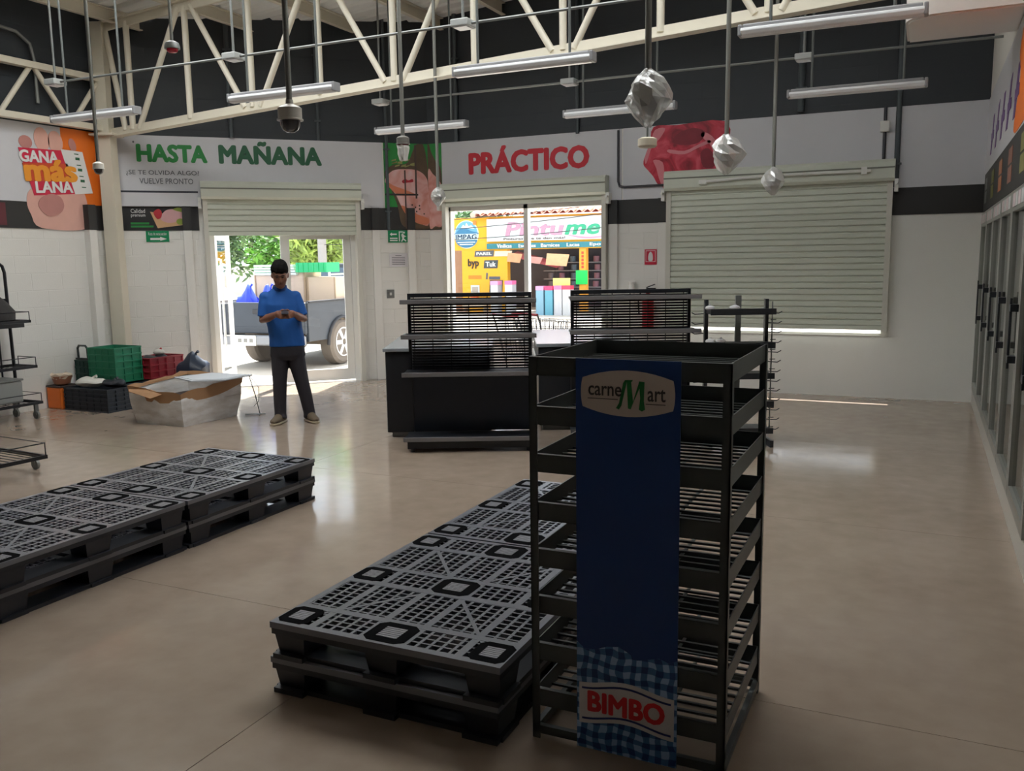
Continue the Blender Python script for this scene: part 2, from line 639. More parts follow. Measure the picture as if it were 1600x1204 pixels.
# ------------------------------------------------------------------ entrance door
door = wframe(link('door_1', None), 'C')
door['kind'] = 'structure'
a, b, c, d = DOOR
MB().box(a, a + .06, .03, .13, 0, d).box(b - .06, b, .03, .13, 0, d).box(a, b, .03, .13, 2.36, d).build('door_frame', white_alu, door)
def leaf(parent, x0, x1, yy=0):
    """glazed leaf in local x,z"""
    t = .045
    lf = MB().box(x0, x0 + .12, yy, yy + t, .02, 2.34).box(x1 - .10, x1, yy, yy + t, .02, 2.34).box(x0 + .12, x1 - .10, yy, yy + t, .02, .18).box(x0 + .12, x1 - .10, yy, yy + t, 2.0, 2.34).build('door_leaf', white_alu, parent)
    B(x0 + .12, x1 - .10, yy + .018, yy + .026, .18, 2.0).build('pane', pane, lf)
    return lf
l1 = leaf(door, 1.16, 2.115, .05)
MB().cyl((1.22, .0, .75), (1.22, .0, 1.5), .014).cyl((1.22, 0, .85), (1.22, .06, .85), .01).cyl((1.22, 0, 1.4), (1.22, .06, 1.4), .01).build('pull_handle', white_alu, l1)
l2 = leaf(door, 0, .86)
l2.location = (.31, .10, 0)
l2.rotation_euler = (0, 0, math.radians(75))
MB().cyl((.78, .115, .5), (.78, .115, 1.75), .018).cyl((.78, .115, .65), (.78, .04, .65), .01).cyl((.78, .115, 1.6), (.78, .04, 1.6), .01).build('pull_handle', white_alu, l2)
# ------------------------------------------------------------------ roller shutters
SL = {}
def slat_mesh(wd, h):
    k = (round(wd, 2), h)
    if k not in SL:
        mb = MB()
        # curved slat section (y,z), bulging into the room
        sec = [(.004, 0), (-.012, .002), (-.018, .008), (-.018, h - .018), (-.010, h - .012), (-.001, h - .010), (-.001, h + .004), (.004, h + .004)]
        n = len(sec)
        vs = [(x, y, z) for x in (-wd / 2, wd / 2) for y, z in sec]
        mb.add(vs, [(i, (i + 1) % n, n + (i + 1) % n, n + i) for i in range(n)] + [tuple(range(n)), tuple(range(n, 2 * n))])
        SL[k] = mb.mesh('shutter_slat', shutter_m)
    return SL[k]
def shutter(label, w, a0, a1, zb, zt, boxz0, boxz1):
    t = wthing('roller_shutter', label, 'shutter', w, 0, 0, 'roller shutters on the walls')
    h = .0725
    z = zb + .05
    MB().box(a0, a1, -.085, -.055, zb, zb + .05).build('bottom_bar', shutter_m, t)
    while z < zt:
        inst('shutter_slat', slat_mesh(a1 - a0, h), t, ((a0 + a1) / 2, -.065, z))
        z += h
    for x in (a0 - .045, a1 + .005):
        MB().box(x - .01, x + .05, -.10, -.0, max(zb - .02, 0) if zb < 1 else 0, boxz0 + .02).build('guide_rail', mat('guide_paint', (206, 204, 194), .45), t)
    # hood: folded sheet with a bevelled lower front
    yb = -.17
    poly = [(0, boxz0), (yb + .03, boxz0), (yb, boxz0 + .03), (yb, boxz1 - .03), (yb + .03, boxz1), (0, boxz1)]
    mb = MB()
    n = len(poly)
    vs = [(x, y, z) for x in (a0 - .07, a1 + .07) for y, z in poly]
    mb.add(vs, [(i, (i + 1) % n, n + (i + 1) % n, n + i) for i in range(n)] + [tuple(range(n)), tuple(range(n, 2 * n))])
    mb.build('hood', shutter_m, t)
    MB().box(a0 - .07, a1 + .07, yb - .006, yb, boxz1 - .10, boxz1 - .085).build('hood_seam', mat('hood_seam_grey', (120, 122, 112), .6), t)  # narrow seam strip, greyer than the hood paint
    for x in (a0 - .11, a1 + .07):
        MB().box(x, x + .04, -.14, 0, boxz0 - .12, boxz0 + .02).cyl((x + .02, -.14, boxz0 - .03), (x + .02, -.20, boxz0 - .03), .016).build('end_bracket', white_alu, t)
    return t
shutter('half raised grey roller shutter above the glass entrance door', 'C', .24, 2.19, 2.05, 2.56, 2.52, 2.75)
shutter('raised roller shutter with only its hood above the window beside the red PRÁCTICO lettering', 'P', -6.19, -3.86, 2.43, 2.5, 2.50, 2.74)
shutter('wide closed grey-green roller shutter to the right of the fire extinguisher', 'P', -2.95, -.44, .805, 2.52, 2.50, 2.74)
t = bpy.data.objects['roller_shutter.002']
lb = MB().tube([(-2.55, -.20, 2.585), (-1.7, -.20, 2.62), (-.62, -.20, 2.615)], .016, 8)
lb.box(-2.57, -2.48, -.215, -.17, 2.56, 2.61).box(-.72, -.66, -.215, -.17, 2.58, 2.66)
lb.build('lift_bar', white_alu, t, smooth=True)
# ================================================================== STEEL
TY = 8.1
zb_ = lambda x: 3.33 + .0546 * (x + 8.975)
zt_ = lambda x: zb_(x) + 1.26
t = thing('roof_truss', 'long cream steel roof truss running from the corner column across the room', 'truss', (LX, TY, 3.3))
def tp(p): return (p[0] - LX, p[1] - TY, p[2] - 3.3)
xa, xb = -9.36, RX + .2
def chord(name, f, dz):
    mb = MB()
    # pair of angles back to back
    for s in (-1, 1):
        mb.bar(tp((xa, TY + s * .035, f(xa) + dz)), tp((xb, TY + s * .035, f(xb) + dz)), .064, .012)
        mb.bar(tp((xa, TY + s * .009, f(xa))), tp((xb, TY + s * .009, f(xb))), .010, .10)
    mb.build(name, cream, t)
chord('bottom_chord', zb_, -.05)
chord('top_chord', zt_, .05)
tub = []
vx = [-8.905 + .9468 * i for i in range(11)]
for x in vx:
    MB().cyl(tp((x, TY, zb_(x))), tp((x, TY, zt_(x))), .036, n=12).build('vertical_strut', cream, t, smooth=True)
MB().cyl(tp((-9.27, TY, zt_(-9.27))), tp((-9.03, TY, zb_(-9.03))), .034, n=12).build('diagonal_strut', cream, t, smooth=True)
for i in range(len(vx) - 1):
    x0, x1 = vx[i], vx[i + 1]
    if i % 2 == 0: p, q = (x0 + .11, zb_(x0)), (x1 - .10, zt_(x1))
    else: p, q = (x0 + .10, zt_(x0)), (x1 - .11, zb_(x1))
    MB().cyl(tp((p[0], TY, p[1])), tp((q[0], TY, q[1])), .034, n=12).build('diagonal_strut', cream, t, smooth=True)
t = thing('edge_truss', 'low cream steel truss along the left wall above the hand picture', 'truss', (LX + .1, 0, 3.3))
MB().box(-.05, .05, 1.5, 8.1, .03, .10).build('bottom_chord', cream, t)
MB().box(-.05, .05, 1.5, 8.1, .62, .69).build('top_chord', cream, t)
yy = 8.02
k = 0
while yy > 2:
    z0, z1 = ((.63, .09) if k % 2 == 0 else (.09, .63))
    MB().cyl((0, yy, z0), (0, yy - .40, z1), .03, n=10).build('diagonal_strut', cream, t, smooth=True)
    yy -= .46
    k += 1
t = thing('steel_column', 'cream square steel column standing in the corner left of the green HASTA lettering', 'column', (-9.325, 8.06, 0), PI / 8)
MB().box(-.085, .085, -.085, .085, 0.012, 3.27).build('shaft', cream, t)
MB().box(-.15, .15, -.15, .15, 3.27, 3.295).build('cap_plate', cream, t)
MB().box(-.13, .13, -.13, .13, 0, .012).build('base_plate', cream, t)
MB().box(-.07, .07, -.07, .07, 3.295, 4.62).build('upper_shaft', cream, t)
for i, (w, a, dy, lab) in enumerate((('L', 7.78, .10, 'white boxed pilaster on the left wall behind the crates'), ('C', -.02, .06, 'narrow white pilaster left of the entrance door frame'), ('C', 2.47, .05, 'white pilaster between the entrance door and the green exit sign'), ('C', 2.98, .05, 'white boxed pilaster right of the pinned notice'), ('P', -3.72, .05, 'white pilaster just right of the front window'), ('P', -3.07, .05, 'white pilaster just left of the closed shutter'))):
    t = wthing('pilaster', lab, 'pilaster', w, a)
    MB().box(-.055, .055, -dy, 0, 0, 2.12).build('pilaster_shaft', white_wall, t, bevel=.006)
    MB().box(-.055, .055, -dy - .004, 0, 2.12, 2.425).build('pilaster_head', band_m, t)
# ================================================================== LAMPS
lamp_h = mat('lamp_housing', (150, 150, 152), .4)
lamp_d = mat('lamp_diffuser', (235, 236, 238), .25)
rod = mat('hanger_rod', (96, 100, 98), .5)
lab = {(0, 0): 'tube lamp hanging in front of the corner column at far left', (1, 0): 'tube lamp above the dark green MAÑANA lettering, level with the truss chord',
       (2, 0): 'tube lamp hanging just below the middle of the long truss chord', (3, 0): 'largest tube lamp, at top right beside the white cooling unit',
       (1, 1): 'tube lamp hanging above the chicken picture', (2, 1): 'tube lamp partly hidden by the largest bagged dome camera', (3, 1): 'tube lamp above the closed grey-green shutter'}
for (i, j), lb in lab.items():
    x = (-8.42, -6.0, -3.6, -1.29)[i]
    y = (6.62, 9.06)[j]
    z = 3.20 + (.05 if (i == 3 and j == 0) else 0)
    t = thing('tube_lamp', lb, 'lamp', (x, y, z), 0, 'hanging tube lamps')
    MB().box(.03, 1.19, -.035, .035, .02, .055).build('housing', lamp_h, t, bevel=.01)
    mb = MB()
    sec = [(-.05, .025), (-.055, .005), (-.045, -.02), (-.02, -.032), (.02, -.032), (.045, -.02), (.055, .005), (.05, .025)]
    n = len(sec)
    mb.add([(xx, yy, zz) for xx in (.02, 1.20) for yy, zz in sec], [(q, (q + 1) % n, n + (q + 1) % n, n + q) for q in range(n)] + [tuple(range(n)), tuple(range(n, 2 * n))])
    mb.build('diffuser', lamp_d, t, bevel=.004)
    for xx in (0, 1.195):
        MB().box(xx, xx + .03, -.05, .05, -.028, .05).build('end_cap', lamp_h, t, bevel=.008)
    for xx in (.22, 1.02):
        MB().cyl((xx, 0, .05), (xx, 0, zroof(x + xx) - z + .02), .011, n=8).build('hanger_rod', rod, t)
# conduits with square ceiling sensors
for y, z, x0, x1, lb in ((6.68, 3.60, -8.42, RX - .02, 'thin grey conduit with square boxes crossing in front of the long truss'), (9.25, 3.58, -6.05, RX - .02, 'thin grey conduit with square boxes hanging in front of the dark wall')):
    t = thing('conduit', lb, 'conduit', (x0, y, z))
    MB().cyl((0, 0, 0), (x1 - x0, 0, 0), .012, n=8).build('conduit_pipe', galv, t)
    for k in range(4):
        xx = 2.44 * k
        if x0 + xx > RX: continue
        MB().box(xx - .08, xx + .08, -.08, .08, -.03, .03).build('box_body', mat('sensor_box', (170, 172, 170), .5), t, bevel=.01)
        MB().box(xx - .06, xx + .06, -.06, .06, -.036, -.03).build('box_cover', lamp_d, t)
        MB().cyl((xx, 0, .03), (xx, 0, zroof(x0 + xx) - z), .012, n=8).build('drop_rod', galv, t)
t = thing('conduit', 'bent grey conduit on the upper left wall behind the edge truss', 'conduit', (LX + .06, 6.9, 3.9))
MB().tube([(0, -1.2, .42), (0, -.15, .42), (0, .1, .40), (0, .26, .30), (0, .30, .12), (0, .30, -.35)], .02, 8).build('conduit_pipe', galv, t, smooth=True)
# conduits fixed to the dark upper wall
wc = mat('painted_conduit', (74, 82, 86), .5)
for w, a, z0, z1, r, lb in (('C', .60, 3.32, 5.2, .03, 'vertical grey conduit on the dark wall above MAÑANA, left one'), ('C', 1.73, 3.32, 5.2, .02, 'thin vertical conduit on the dark wall behind the second truss strut'),
        ('C', 2.66, 2.12, 5.2, .022, 'vertical conduit running down beside the chicken picture'), ('P', -6.02, 3.32, 5.2, .03, 'thick vertical conduit on the dark wall above the front window'),
        ('P', -4.22, 3.30, 5.2, .025, 'vertical conduit on the dark wall right of PRÁCTICO'), ('P', -1.42, 3.35, 5.3, .04, 'wide vertical conduit on the dark wall behind the conduit box'),
        ('P', -.36, 2.43, 5.3, .03, 'vertical conduit right of the closed shutter reaching up the dark wall')):
    t = wthing('wall_conduit', lb, 'conduit', w, a)
    MB().cyl((0, -r, z0), (0, -r, z1), r, n=10).build('conduit_pipe', wc, t, smooth=True)
    for z in (z0 + .25, z0 + 1.1):
        MB().box(-r - .02, r + .02, -2 * r - .004, 0, z, z + .02).build('pipe_clip', wc, t)
t = wthing('wall_conduit', 'dark conduit bent around the wall corner left of the red meat picture', 'conduit', 'P', -3.66)
MB().tube([(0, -.03, 3.30), (0, -.03, 2.66), (.02, -.03, 2.60), (.08, -.03, 2.585), (.62, -.03, 2.585)], .016, 8).build('conduit_pipe', mat('dark_conduit', (60, 60, 66), .5), t, smooth=True)
t = wthing('wall_conduit', 'conduit with a junction box running down to the closed shutter hood', 'conduit', 'P', -.50)
MB().cyl((0, -.03, 2.74), (0, -.03, 3.32), .018, n=8).build('conduit_pipe', mat('dark_conduit', (60, 60, 66), .5), t)
MB().box(-.05, .05, -.07, 0, 3.05, 3.17).build('junction_box', white_pl, t, bevel=.008)
# ================================================================== CAMERAS
dome_h = mat('camera_grey', (138, 136, 130), .45)
dome_w = mat('camera_white', (214, 210, 200), .4)
dome_g = mat('smoked_dome', (52, 52, 56), .06, spec=1)
pole_m = mat('camera_pole', (112, 112, 106), .5)
bagm = None
def bag_mat():
    m = bpy.data.materials.new('clear_bag')
    m.use_nodes = True
    nt = m.node_tree
    nt.nodes.remove(nt.nodes['Principled BSDF'])
    tr = nt.nodes.new('ShaderNodeBsdfTransparent')
    tr.inputs[0].default_value = (.9, .9, .9, 1)
    df = nt.nodes.new('ShaderNodeBsdfDiffuse')
    df.inputs[0].default_value = (.86, .85, .82, 1)
    gl = nt.nodes.new('ShaderNodeBsdfGlossy')
    gl.inputs['Roughness'].default_value = .25
    n = nt.nodes.new('ShaderNodeTexNoise')
    n.inputs['Scale'].default_value = 14
    tc = nt.nodes.new('ShaderNodeTexCoord')
    nt.links.new(tc.outputs['Object'], n.inputs[0])
    bp = nt.nodes.new('ShaderNodeBump')
    bp.inputs['Strength'].default_value = .6
    bp.inputs['Distance'].default_value = .03
    nt.links.new(n.outputs['Fac'], bp.inputs['Height'])
    nt.links.new(bp.outputs[0], gl.inputs['Normal'])
    a = nt.nodes.new('ShaderNodeMixShader')
    a.inputs[0].default_value = .45
    nt.links.new(df.outputs[0], a.inputs[1])
    nt.links.new(gl.outputs[0], a.inputs[2])
    b = nt.nodes.new('ShaderNodeMixShader')
    b.inputs[0].default_value = .52
    nt.links.new(tr.outputs[0], b.inputs[1])
    nt.links.new(a.outputs[0], b.inputs[2])
    nt.links.new(b.outputs[0], nt.nodes['Material Output'].inputs[0])
    return m
bagm = bag_mat()
def crumple(mb, amp, seed=0):
    rnd = random.Random(seed)
    mb.v = [(x + rnd.uniform(-amp, amp), y + rnd.uniform(-amp, amp), z + rnd.uniform(-amp, amp)) for x, y, z in mb.v]
    return mb
def dome_cam(label, x, y, zbot, s, bag=0, hm=dome_h, extra=None, pr=.017, cone=False):
    """zbot = lowest point of the dome; s = housing diameter"""
    t = thing('dome_camera', label, 'camera', (x, y, zbot), 0, 'hanging dome cameras')
    r = s / 2
    MB().cyl((0, 0, s * 1.2), (0, 0, zroof(x) - zbot), pr, n=10).build('pole', pole_m, t, smooth=True)
    MB().lathe([(r * .3, s * 1.35), (r * .32, s * 1.18), (r * .8, s * 1.08), (r, s * 1.0), (r, s * .58), (r * 1.1, s * .56), (r * 1.1, s * .5), (r * .8, s * .5)], 24).build('housing', hm, t, smooth=True)
    MB().lathe([(0, 0), (r * .35, s * .03), (r * .65, s * .13), (r * .82, s * .3), (r * .85, s * .5)], 24).build('dome', dome_g if not extra else mat(*extra), t, smooth=True)
    if cone:
        mb = MB().lathe([(r * .95, s * .42), (r * 1.0, s * .2), (r * .85, -s * .25), (r * .62, -s * .7), (r * .5, -s * .75)], 14)
        crumple(mb, s * .05, 3).build('plastic_bag', white_pl, t)
    if bag:
        mb = MB().lathe([(r * .22, s * 1.55), (r * .5, s * 1.42), (r * .95, s * 1.25), (r * 1.25, s * 1.0), (r * 1.38, s * .72), (r * 1.42, s * .5), (r * 1.2, s * .2), (r * .85, -s * .08), (r * .5, -s * .28), (r * .2, -s * .42)], 15)
        sd0 = int(x * 100) % 7
        vv = []
        for (a_, b_, c_) in mb.v:
            an = math.atan2(b_, a_)
            k_ = 1 + bag * (.16 * math.sin(3 * an + sd0 + c_ * 18) + .10 * math.sin(7 * an + c_ * 40))
            vv.append((a_ * k_, b_ * k_, c_))
        mb.v = vv
        mb.v = [(a_ + .35 * r * bag * max(0, 1 - abs(c_ - s * .55) / (s * .5)) * (1 if a_ > .5 * r else 0), b_, c_) for a_, b_, c_ in mb.v]
        crumple(mb, s * .035 * bag, int(x * 100)).build('plastic_bag', bagm, t)
    return t
def cam_at(px_dir, d): return px_dir[0] * d, px_dir[1] * d
dome_cam('grey dome camera hanging above the MAÑANA lettering', -3.44, 4.29, 2.44, .14, hm=mat('camera_mid_grey', (172, 168, 160), .35))
dome_cam('dome camera in a white bag hanging in front of the chicken picture', -3.96, 6.37, 2.58, .105, hm=mat('camera_dark_grey', (112, 110, 104), .4), extra=('red_tape_dome', (120, 30, 42), .5), cone=True)
dome_cam('largest dome camera wrapped in a clear bag, hanging left of the red meat picture', -1.36, 4.61, 2.42, .15, bag=.8)
dome_cam('dome camera in a torn bag over the right end of the meat picture', -1.41, 6.86, 2.36, .15, bag=1.1)
dome_cam('small bagged dome camera hanging in front of the closed shutter hood', -1.30, 8.4, 2.28, .13, bag=.7)
dome_cam('small white dome camera hanging at the left end of the front window hood', -4.60, 8.05, 2.28, .10, bag=.6)
dome_cam('small half dome camera hanging beside the orange edge of the hand picture', -6.10, 5.17, 2.41, .085, hm=dome_w, pr=.014)
t = thing('smoke_detector', 'white round detector hanging below the largest bagged camera', 'detector', (-1.92, 6.5, 2.50), 0)
MB().cyl((0, 0, .06), (0, 0, zroof(-1.92) - 2.5), .008, n=8).build('hanger_rod', rod, t)
MB().lathe([(.03, -.012), (.06, -.01), (.07, .0), (.07, .05), (.05, .06)], 24).build('detector_body', mat('aged_white', (206, 196, 176), .5), t, smooth=True)
t = thing('alarm_beacon', 'small grey beacon with red lens hanging in front of the truss struts', 'beacon', (-5.33, 5.28, 3.29), 0)
MB().cyl((0, 0, .07), (0, 0, zroof(-5.33) - 3.29), .012, n=8).build('hanger_rod', pole_m, t)
MB().lathe([(.02, .09), (.05, .075), (.058, .05), (.058, .03), (.04, .03)], 20).build('beacon_body', galv, t, smooth=True)
MB().lathe([(.012, 0), (.03, .004), (.042, .015), (.042, .03)], 20).build('red_lens', mat('red_lens', (190, 20, 50), .2), t, smooth=True)
# cooling unit at top right
t = thing('cooling_unit', 'white ceiling cooling unit with rounded front at the top right corner', 'cooling unit', (.0, 7.1, 3.34), 0)
poly = [(-.02 + .2 * math.cos(a), .2 + .2 * math.sin(a)) for a in [PI + PI / 2 * i / 8 for i in range(9)]]
poly = [(x - .0, y) for x, y in poly] + [(.54, 0), (.54, .8), (-.22, .8)]
MB().slab(poly, 0, .75).build('casing', mat('unit_white', (216, 210, 204), .4), t, smooth=True)
poly2 = [(x * .96 + .01, y * .96 + .02) for x, y in poly]
MB().slab(poly2, -.012, 0).build('drip_tray', white_pl, t)
for k in range(4):
    MB().box(.2, .5, -.01, 0, .12 + .14 * k, .14 + .14 * k).build('louvre', mat('unit_louvre', (150, 140, 132), .5), t)  # louvre blades, darker than the casing
for xx in (0, .45):
    MB().cyl((xx, .5, .75), (xx, .5, zroof(xx) - 3.34), .012, n=8).build('hanger_rod', rod, t)
# ================================================================== WALL GRAPHICS
def clampx(pl, x0, x1, z0, z1):
    return [(min(max(x, x0), x1), min(max(z, z0), z1)) for x, z in pl]
def flesh(name, cols, scale=5, dist=2.5):
    """printed meat: warped bands between three tones"""
    m = mat(name, cols[1], .45)
    nt = m.node_tree
    tc = nt.nodes.new('ShaderNodeTexCoord')
    n = nt.nodes.new('ShaderNodeTexNoise')
    n.inputs['Scale'].default_value = scale
    n.inputs['Detail'].default_value = 3
    n.inputs['Distortion'].default_value = dist
    nt.links.new(tc.outputs['Object'], n.inputs['Vector'])
    r = nt.nodes.new('ShaderNodeValToRGB')
    e = r.color_ramp.elements
    e[0].position = .32
    e[0].color = tuple(lin(c) for c in cols[0]) + (1,)
    e[1].position = .68
    e[1].color = tuple(lin(c) for c in cols[2]) + (1,)
    q = e.new(.5)
    q.color = tuple(lin(c) for c in cols[1]) + (1,)
    nt.links.new(n.outputs['Fac'], r.inputs[0])
    nt.links.new(r.outputs[0], nt.nodes['Principled BSDF'].inputs['Base Color'])
    return m
green_l = mat('letter_green', (36, 132, 62), .5)
dgreen_l = mat('letter_dark_green', (40, 96, 66), .5)
red_l = mat('letter_red', (204, 44, 60), .5)
grey_l = mat('letter_grey', (96, 98, 104), .5)
white_l = mat('print_white', (226, 226, 226), .5)
Z0, Z1 = 2.425, 3.32
def banner(label, w, a0, a1, z0=Z0, z1=Z1, m=banner_m, name='wall_banner'):
    t = wthing(name, label, 'banner', w)
    B(a0, a1, -.010, 0, z0, z1).build('banner_sheet', m, t)
    return t
Yp = -.010
t = banner('white banner with green HASTA and dark green MAÑANA lettering over the entrance', 'C', -.90, 2.60)
text('lettering', 'HASTA', -.575, .285, 2.985, 3.215, Yp, green_l, t, bold=.055)
text('lettering', 'MAÑANA', .425, 1.765, 2.985, 3.285, Yp, dgreen_l, t, bold=.055)
text('lettering', '¿SE TE OLVIDA ALGO?', -.71, .17, 2.815, 2.885, Yp, grey_l, t, bold=.008)
text('lettering', 'VUELVE PRONTO', -.56, .09, 2.715, 2.785, Yp, grey_l, t, bold=.008)
MB().box(-.87, .14, -.05, -.010, 2.43, 2.60).build('lower_box', banner_m, t)
MB().box(-.87, .14, -.045, -.010, 2.60, 2.625).build('dark_strip', mat('gap_dark', (52, 54, 64), .6), t)  # dark strip along the top of the lower box
flat('stain_dot', ell(-.60, 3.235, .012, .014, 10), Yp, grey_l, t)
# chicken picture
t = banner('picture of raw chicken breast on green left of the PRÁCTICO lettering', 'C', 2.62, 3.255, 2.125, 3.32, mat('picture_green', (38, 140, 62), .5), 'wall_picture')
B(2.66, 3.25, -.0115, -.010, 2.125, 2.44).build('picture_band', band_m, t)
flat('wood_board', clampx(smooth_poly([(2.62, 2.90), (2.75, 3.02), (2.95, 3.05), (3.05, 3.24), (3.10, 3.315), (3.19, 3.315), (3.25, 2.95), (3.25, 2.14), (3.0, 2.14), (2.85, 2.2), (2.80, 2.45), (2.72, 2.66)]), 2.622, 3.254, 2.128, 3.318), -.0115, mat('print_brown', (92, 76, 58), .6, noise=.35, nscale=9), t)
flat('chicken_breast', clampx(smooth_poly([(2.63, 2.82), (2.74, 2.94), (2.92, 2.965), (3.10, 2.95), (3.22, 2.86), (3.25, 2.70), (3.25, 2.22), (3.14, 2.20), (3.0, 2.27), (2.90, 2.37), (2.84, 2.47), (2.77, 2.62), (2.66, 2.74)]), 2.622, 3.254, 2.128, 3.318), -.0145, flesh('print_chicken', ((206, 138, 124), (220, 166, 160), (226, 190, 190)), 3.5, 1.2), t)
flat('chicken_edge', clampx(smooth_poly([(2.64, 2.80), (2.74, 2.74), (2.88, 2.69), (3.06, 2.62), (3.0, 2.60), (2.85, 2.60), (2.76, 2.64), (2.67, 2.73)]), 2.622, 3.254, 2.128, 3.318), -.0175, mat('print_orange_pink', (208, 124, 92), .5, noise=.1), t)
flat('chicken_edge', clampx(smooth_poly([(2.85, 2.46), (2.94, 2.43), (3.08, 2.34), (3.24, 2.28), (3.24, 2.21), (3.12, 2.20), (2.98, 2.27), (2.89, 2.37)]), 2.622, 3.254, 2.128, 3.318), -.0175, mat('print_orange_pink', (208, 124, 92), .5, noise=.1), t)
flat('red_spice', smooth_poly([(2.87, 2.80), (2.92, 2.83), (2.96, 2.81), (3.02, 2.83), (3.03, 2.79), (2.95, 2.78), (2.89, 2.77)]), -.0175, mat('print_red', (176, 40, 52), .5), t)
for i in range(9):
    x, z = 2.70 + .5 * random.random(), 2.98 + .10 * random.random()
    flat('herb_sprig', [(x, z), (x + .07, z + .03 - .04 * random.random()), (x + .075, z + .04), (x + .01, z + .02)], -.0145, mat('print_herb', (150, 150, 92), .6), t)
for i in range(7):
    x, z = 2.95 + .28 * random.random(), 2.30 + .25 * random.random()
    flat('peppercorn', ell(x, z, .012, .012, 8), -.0175, mat('print_brown_dark', (70, 54, 44), .6), t)
B(2.905, 2.925, -.022, -.0175, 2.14, 2.95).build('mount_strip', mat('strip_brown', (84, 68, 62), .5), t)
B(3.06, 3.085, -.022, -.0175, 2.56, 3.3).build('mount_strip', mat('strip_brown', (84, 68, 62), .5), t)
B(2.62, 3.10, -.022, -.0175, 2.60, 2.625).build('mount_strip', mat('strip_dark', (46, 44, 46), .5), t)
t = banner('narrow strip of the chicken picture folded onto the front wall beside PRÁCTICO', 'P', -6.50, -6.28, 2.125, 3.32, mat('picture_green', (38, 140, 62), .5), 'wall_picture')
flat('wood_board', clampx(smooth_poly([(-6.5, 3.32), (-6.44, 3.2), (-6.36, 3.05), (-6.28, 2.9), (-6.28, 2.13), (-6.5, 2.13)]), -6.499, -6.281, 2.128, 3.318), -.0125, mat('print_brown', (92, 76, 58), .6, noise=.35, nscale=9), t)
flat('chicken_breast', clampx(smooth_poly([(-6.5, 2.93), (-6.42, 2.90), (-6.32, 2.80), (-6.28, 2.68), (-6.28, 2.20), (-6.4, 2.17), (-6.5, 2.19)]), -6.499, -6.281, 2.128, 3.318), -.0155, flesh('print_chicken', ((206, 138, 124), (220, 166, 160), (226, 190, 190)), 3.5, 1.2), t)
# PRACTICO banner with the meat picture
t = banner('white banner with red PRÁCTICO lettering over the front window', 'P', -6.275, -3.62)
text('lettering', 'PRÁCTICO', -5.845, -4.06, 2.855, 3.225, Yp, red_l, t, bold=.055)
t = banner('plain white banner above the closed shutter and the right end of the wall', 'P', -3.60, RX)
t = wthing('wall_picture', 'picture of red raw meat strips above the left end of the closed shutter', 'picture', 'P')
flat('meat', smooth_poly([(-3.20, 3.31), (-2.9, 3.31), (-2.29, 3.31), (-2.27, 2.95), (-2.30, 2.755), (-2.6, 2.745), (-2.95, 2.72), (-2.96, 2.45), (-3.03, 2.44), (-3.06, 2.56), (-3.14, 2.60), (-3.20, 2.70), (-3.27, 2.78), (-3.33, 2.86), (-3.30, 2.98), (-3.24, 3.10)], 3), -.0105, flesh('print_meat', ((134, 26, 46), (196, 42, 66), (216, 84, 102)), 3.2, 2.2), t)
for pts in ([(-3.18, 3.27), (-3.05, 3.28), (-3.12, 3.16), (-3.22, 3.06), (-3.27, 2.92), (-3.30, 2.86), (-3.31, 2.95), (-3.24, 3.12)], [(-3.0, 3.02), (-2.8, 2.99), (-2.62, 3.06), (-2.5, 3.10), (-2.48, 3.07), (-2.62, 3.02), (-2.8, 2.95), (-3.0, 2.98)], [(-3.2, 2.9), (-3.08, 2.87), (-3.05, 2.7), (-3.02, 2.55), (-3.05, 2.52), (-3.12, 2.66), (-3.16, 2.8)], [(-2.55, 3.2), (-2.42, 3.1), (-2.36, 2.9), (-2.4, 2.88), (-2.48, 3.04), (-2.6, 3.16)]):
    flat('fat_streak', smooth_poly(pts, 3), -.0138, mat('print_fat', (214, 128, 138), .5, noise=.12), t)
for pts in ([(-2.9, 3.2), (-2.7, 3.26), (-2.55, 3.2), (-2.62, 3.08), (-2.8, 3.06), (-2.95, 3.1)], [(-2.6, 2.95), (-2.5, 3.0), (-2.4, 2.85), (-2.45, 2.77), (-2.56, 2.78)]):
    flat('dark_meat_patch', smooth_poly(pts, 3), -.0138, mat('print_dark_meat', (132, 30, 48), .5, noise=.2), t)  # darker red patches in the meat print
# premium chicken sign in the band
t = banner('small black sign with chicken on a wooden board above the green arrow sign', 'C', -.80, .11, 2.13, 2.42, mat('sign_black', (34, 34, 36), .5), 'wall_sign')
Ys = -.0125
for k in t.children: k.location.y = -.0125 + .010
flat('board', [(-.46, 2.36), (-.02, 2.30), (.0, 2.20), (-.38, 2.15)], Ys, mat('print_board', (206, 164, 124), .5, noise=.08), t)
flat('chicken', smooth_poly([(-.34, 2.27), (-.28, 2.37), (-.18, 2.395), (-.08, 2.37), (-.05, 2.30), (-.12, 2.24), (-.25, 2.22)]), Ys - .003, mat('print_pale_pink', (204, 158, 160), .5, noise=.08), t)
flat('tomato', smooth_poly([(-.42, 2.35), (-.36, 2.395), (-.32, 2.36), (-.33, 2.29), (-.38, 2.27)]), Ys - .006, mat('print_red', (176, 40, 52), .5), t)
flat('lettuce', smooth_poly([(-.18, 2.39), (-.12, 2.415), (-.05, 2.40), (-.02, 2.36), (-.09, 2.36)]), Ys - .006, mat('print_lime', (134, 150, 60), .5), t)
flat('lettuce', ell(-.10, 2.235, .05, .04, 12), Ys - .006, mat('print_lime', (134, 150, 60), .5), t)
text('lettering', 'Calidad', -.69, -.52, 2.345, 2.395, Ys, white_l, t)
text('lettering', 'premium', -.69, -.52, 2.285, 2.335, Ys, white_l, t)
for z, x1 in ((2.20, -.48), (2.16, -.43)):
    flat('green_line', rect(-.70, x1, z, z + .024), Ys, green_l, t)
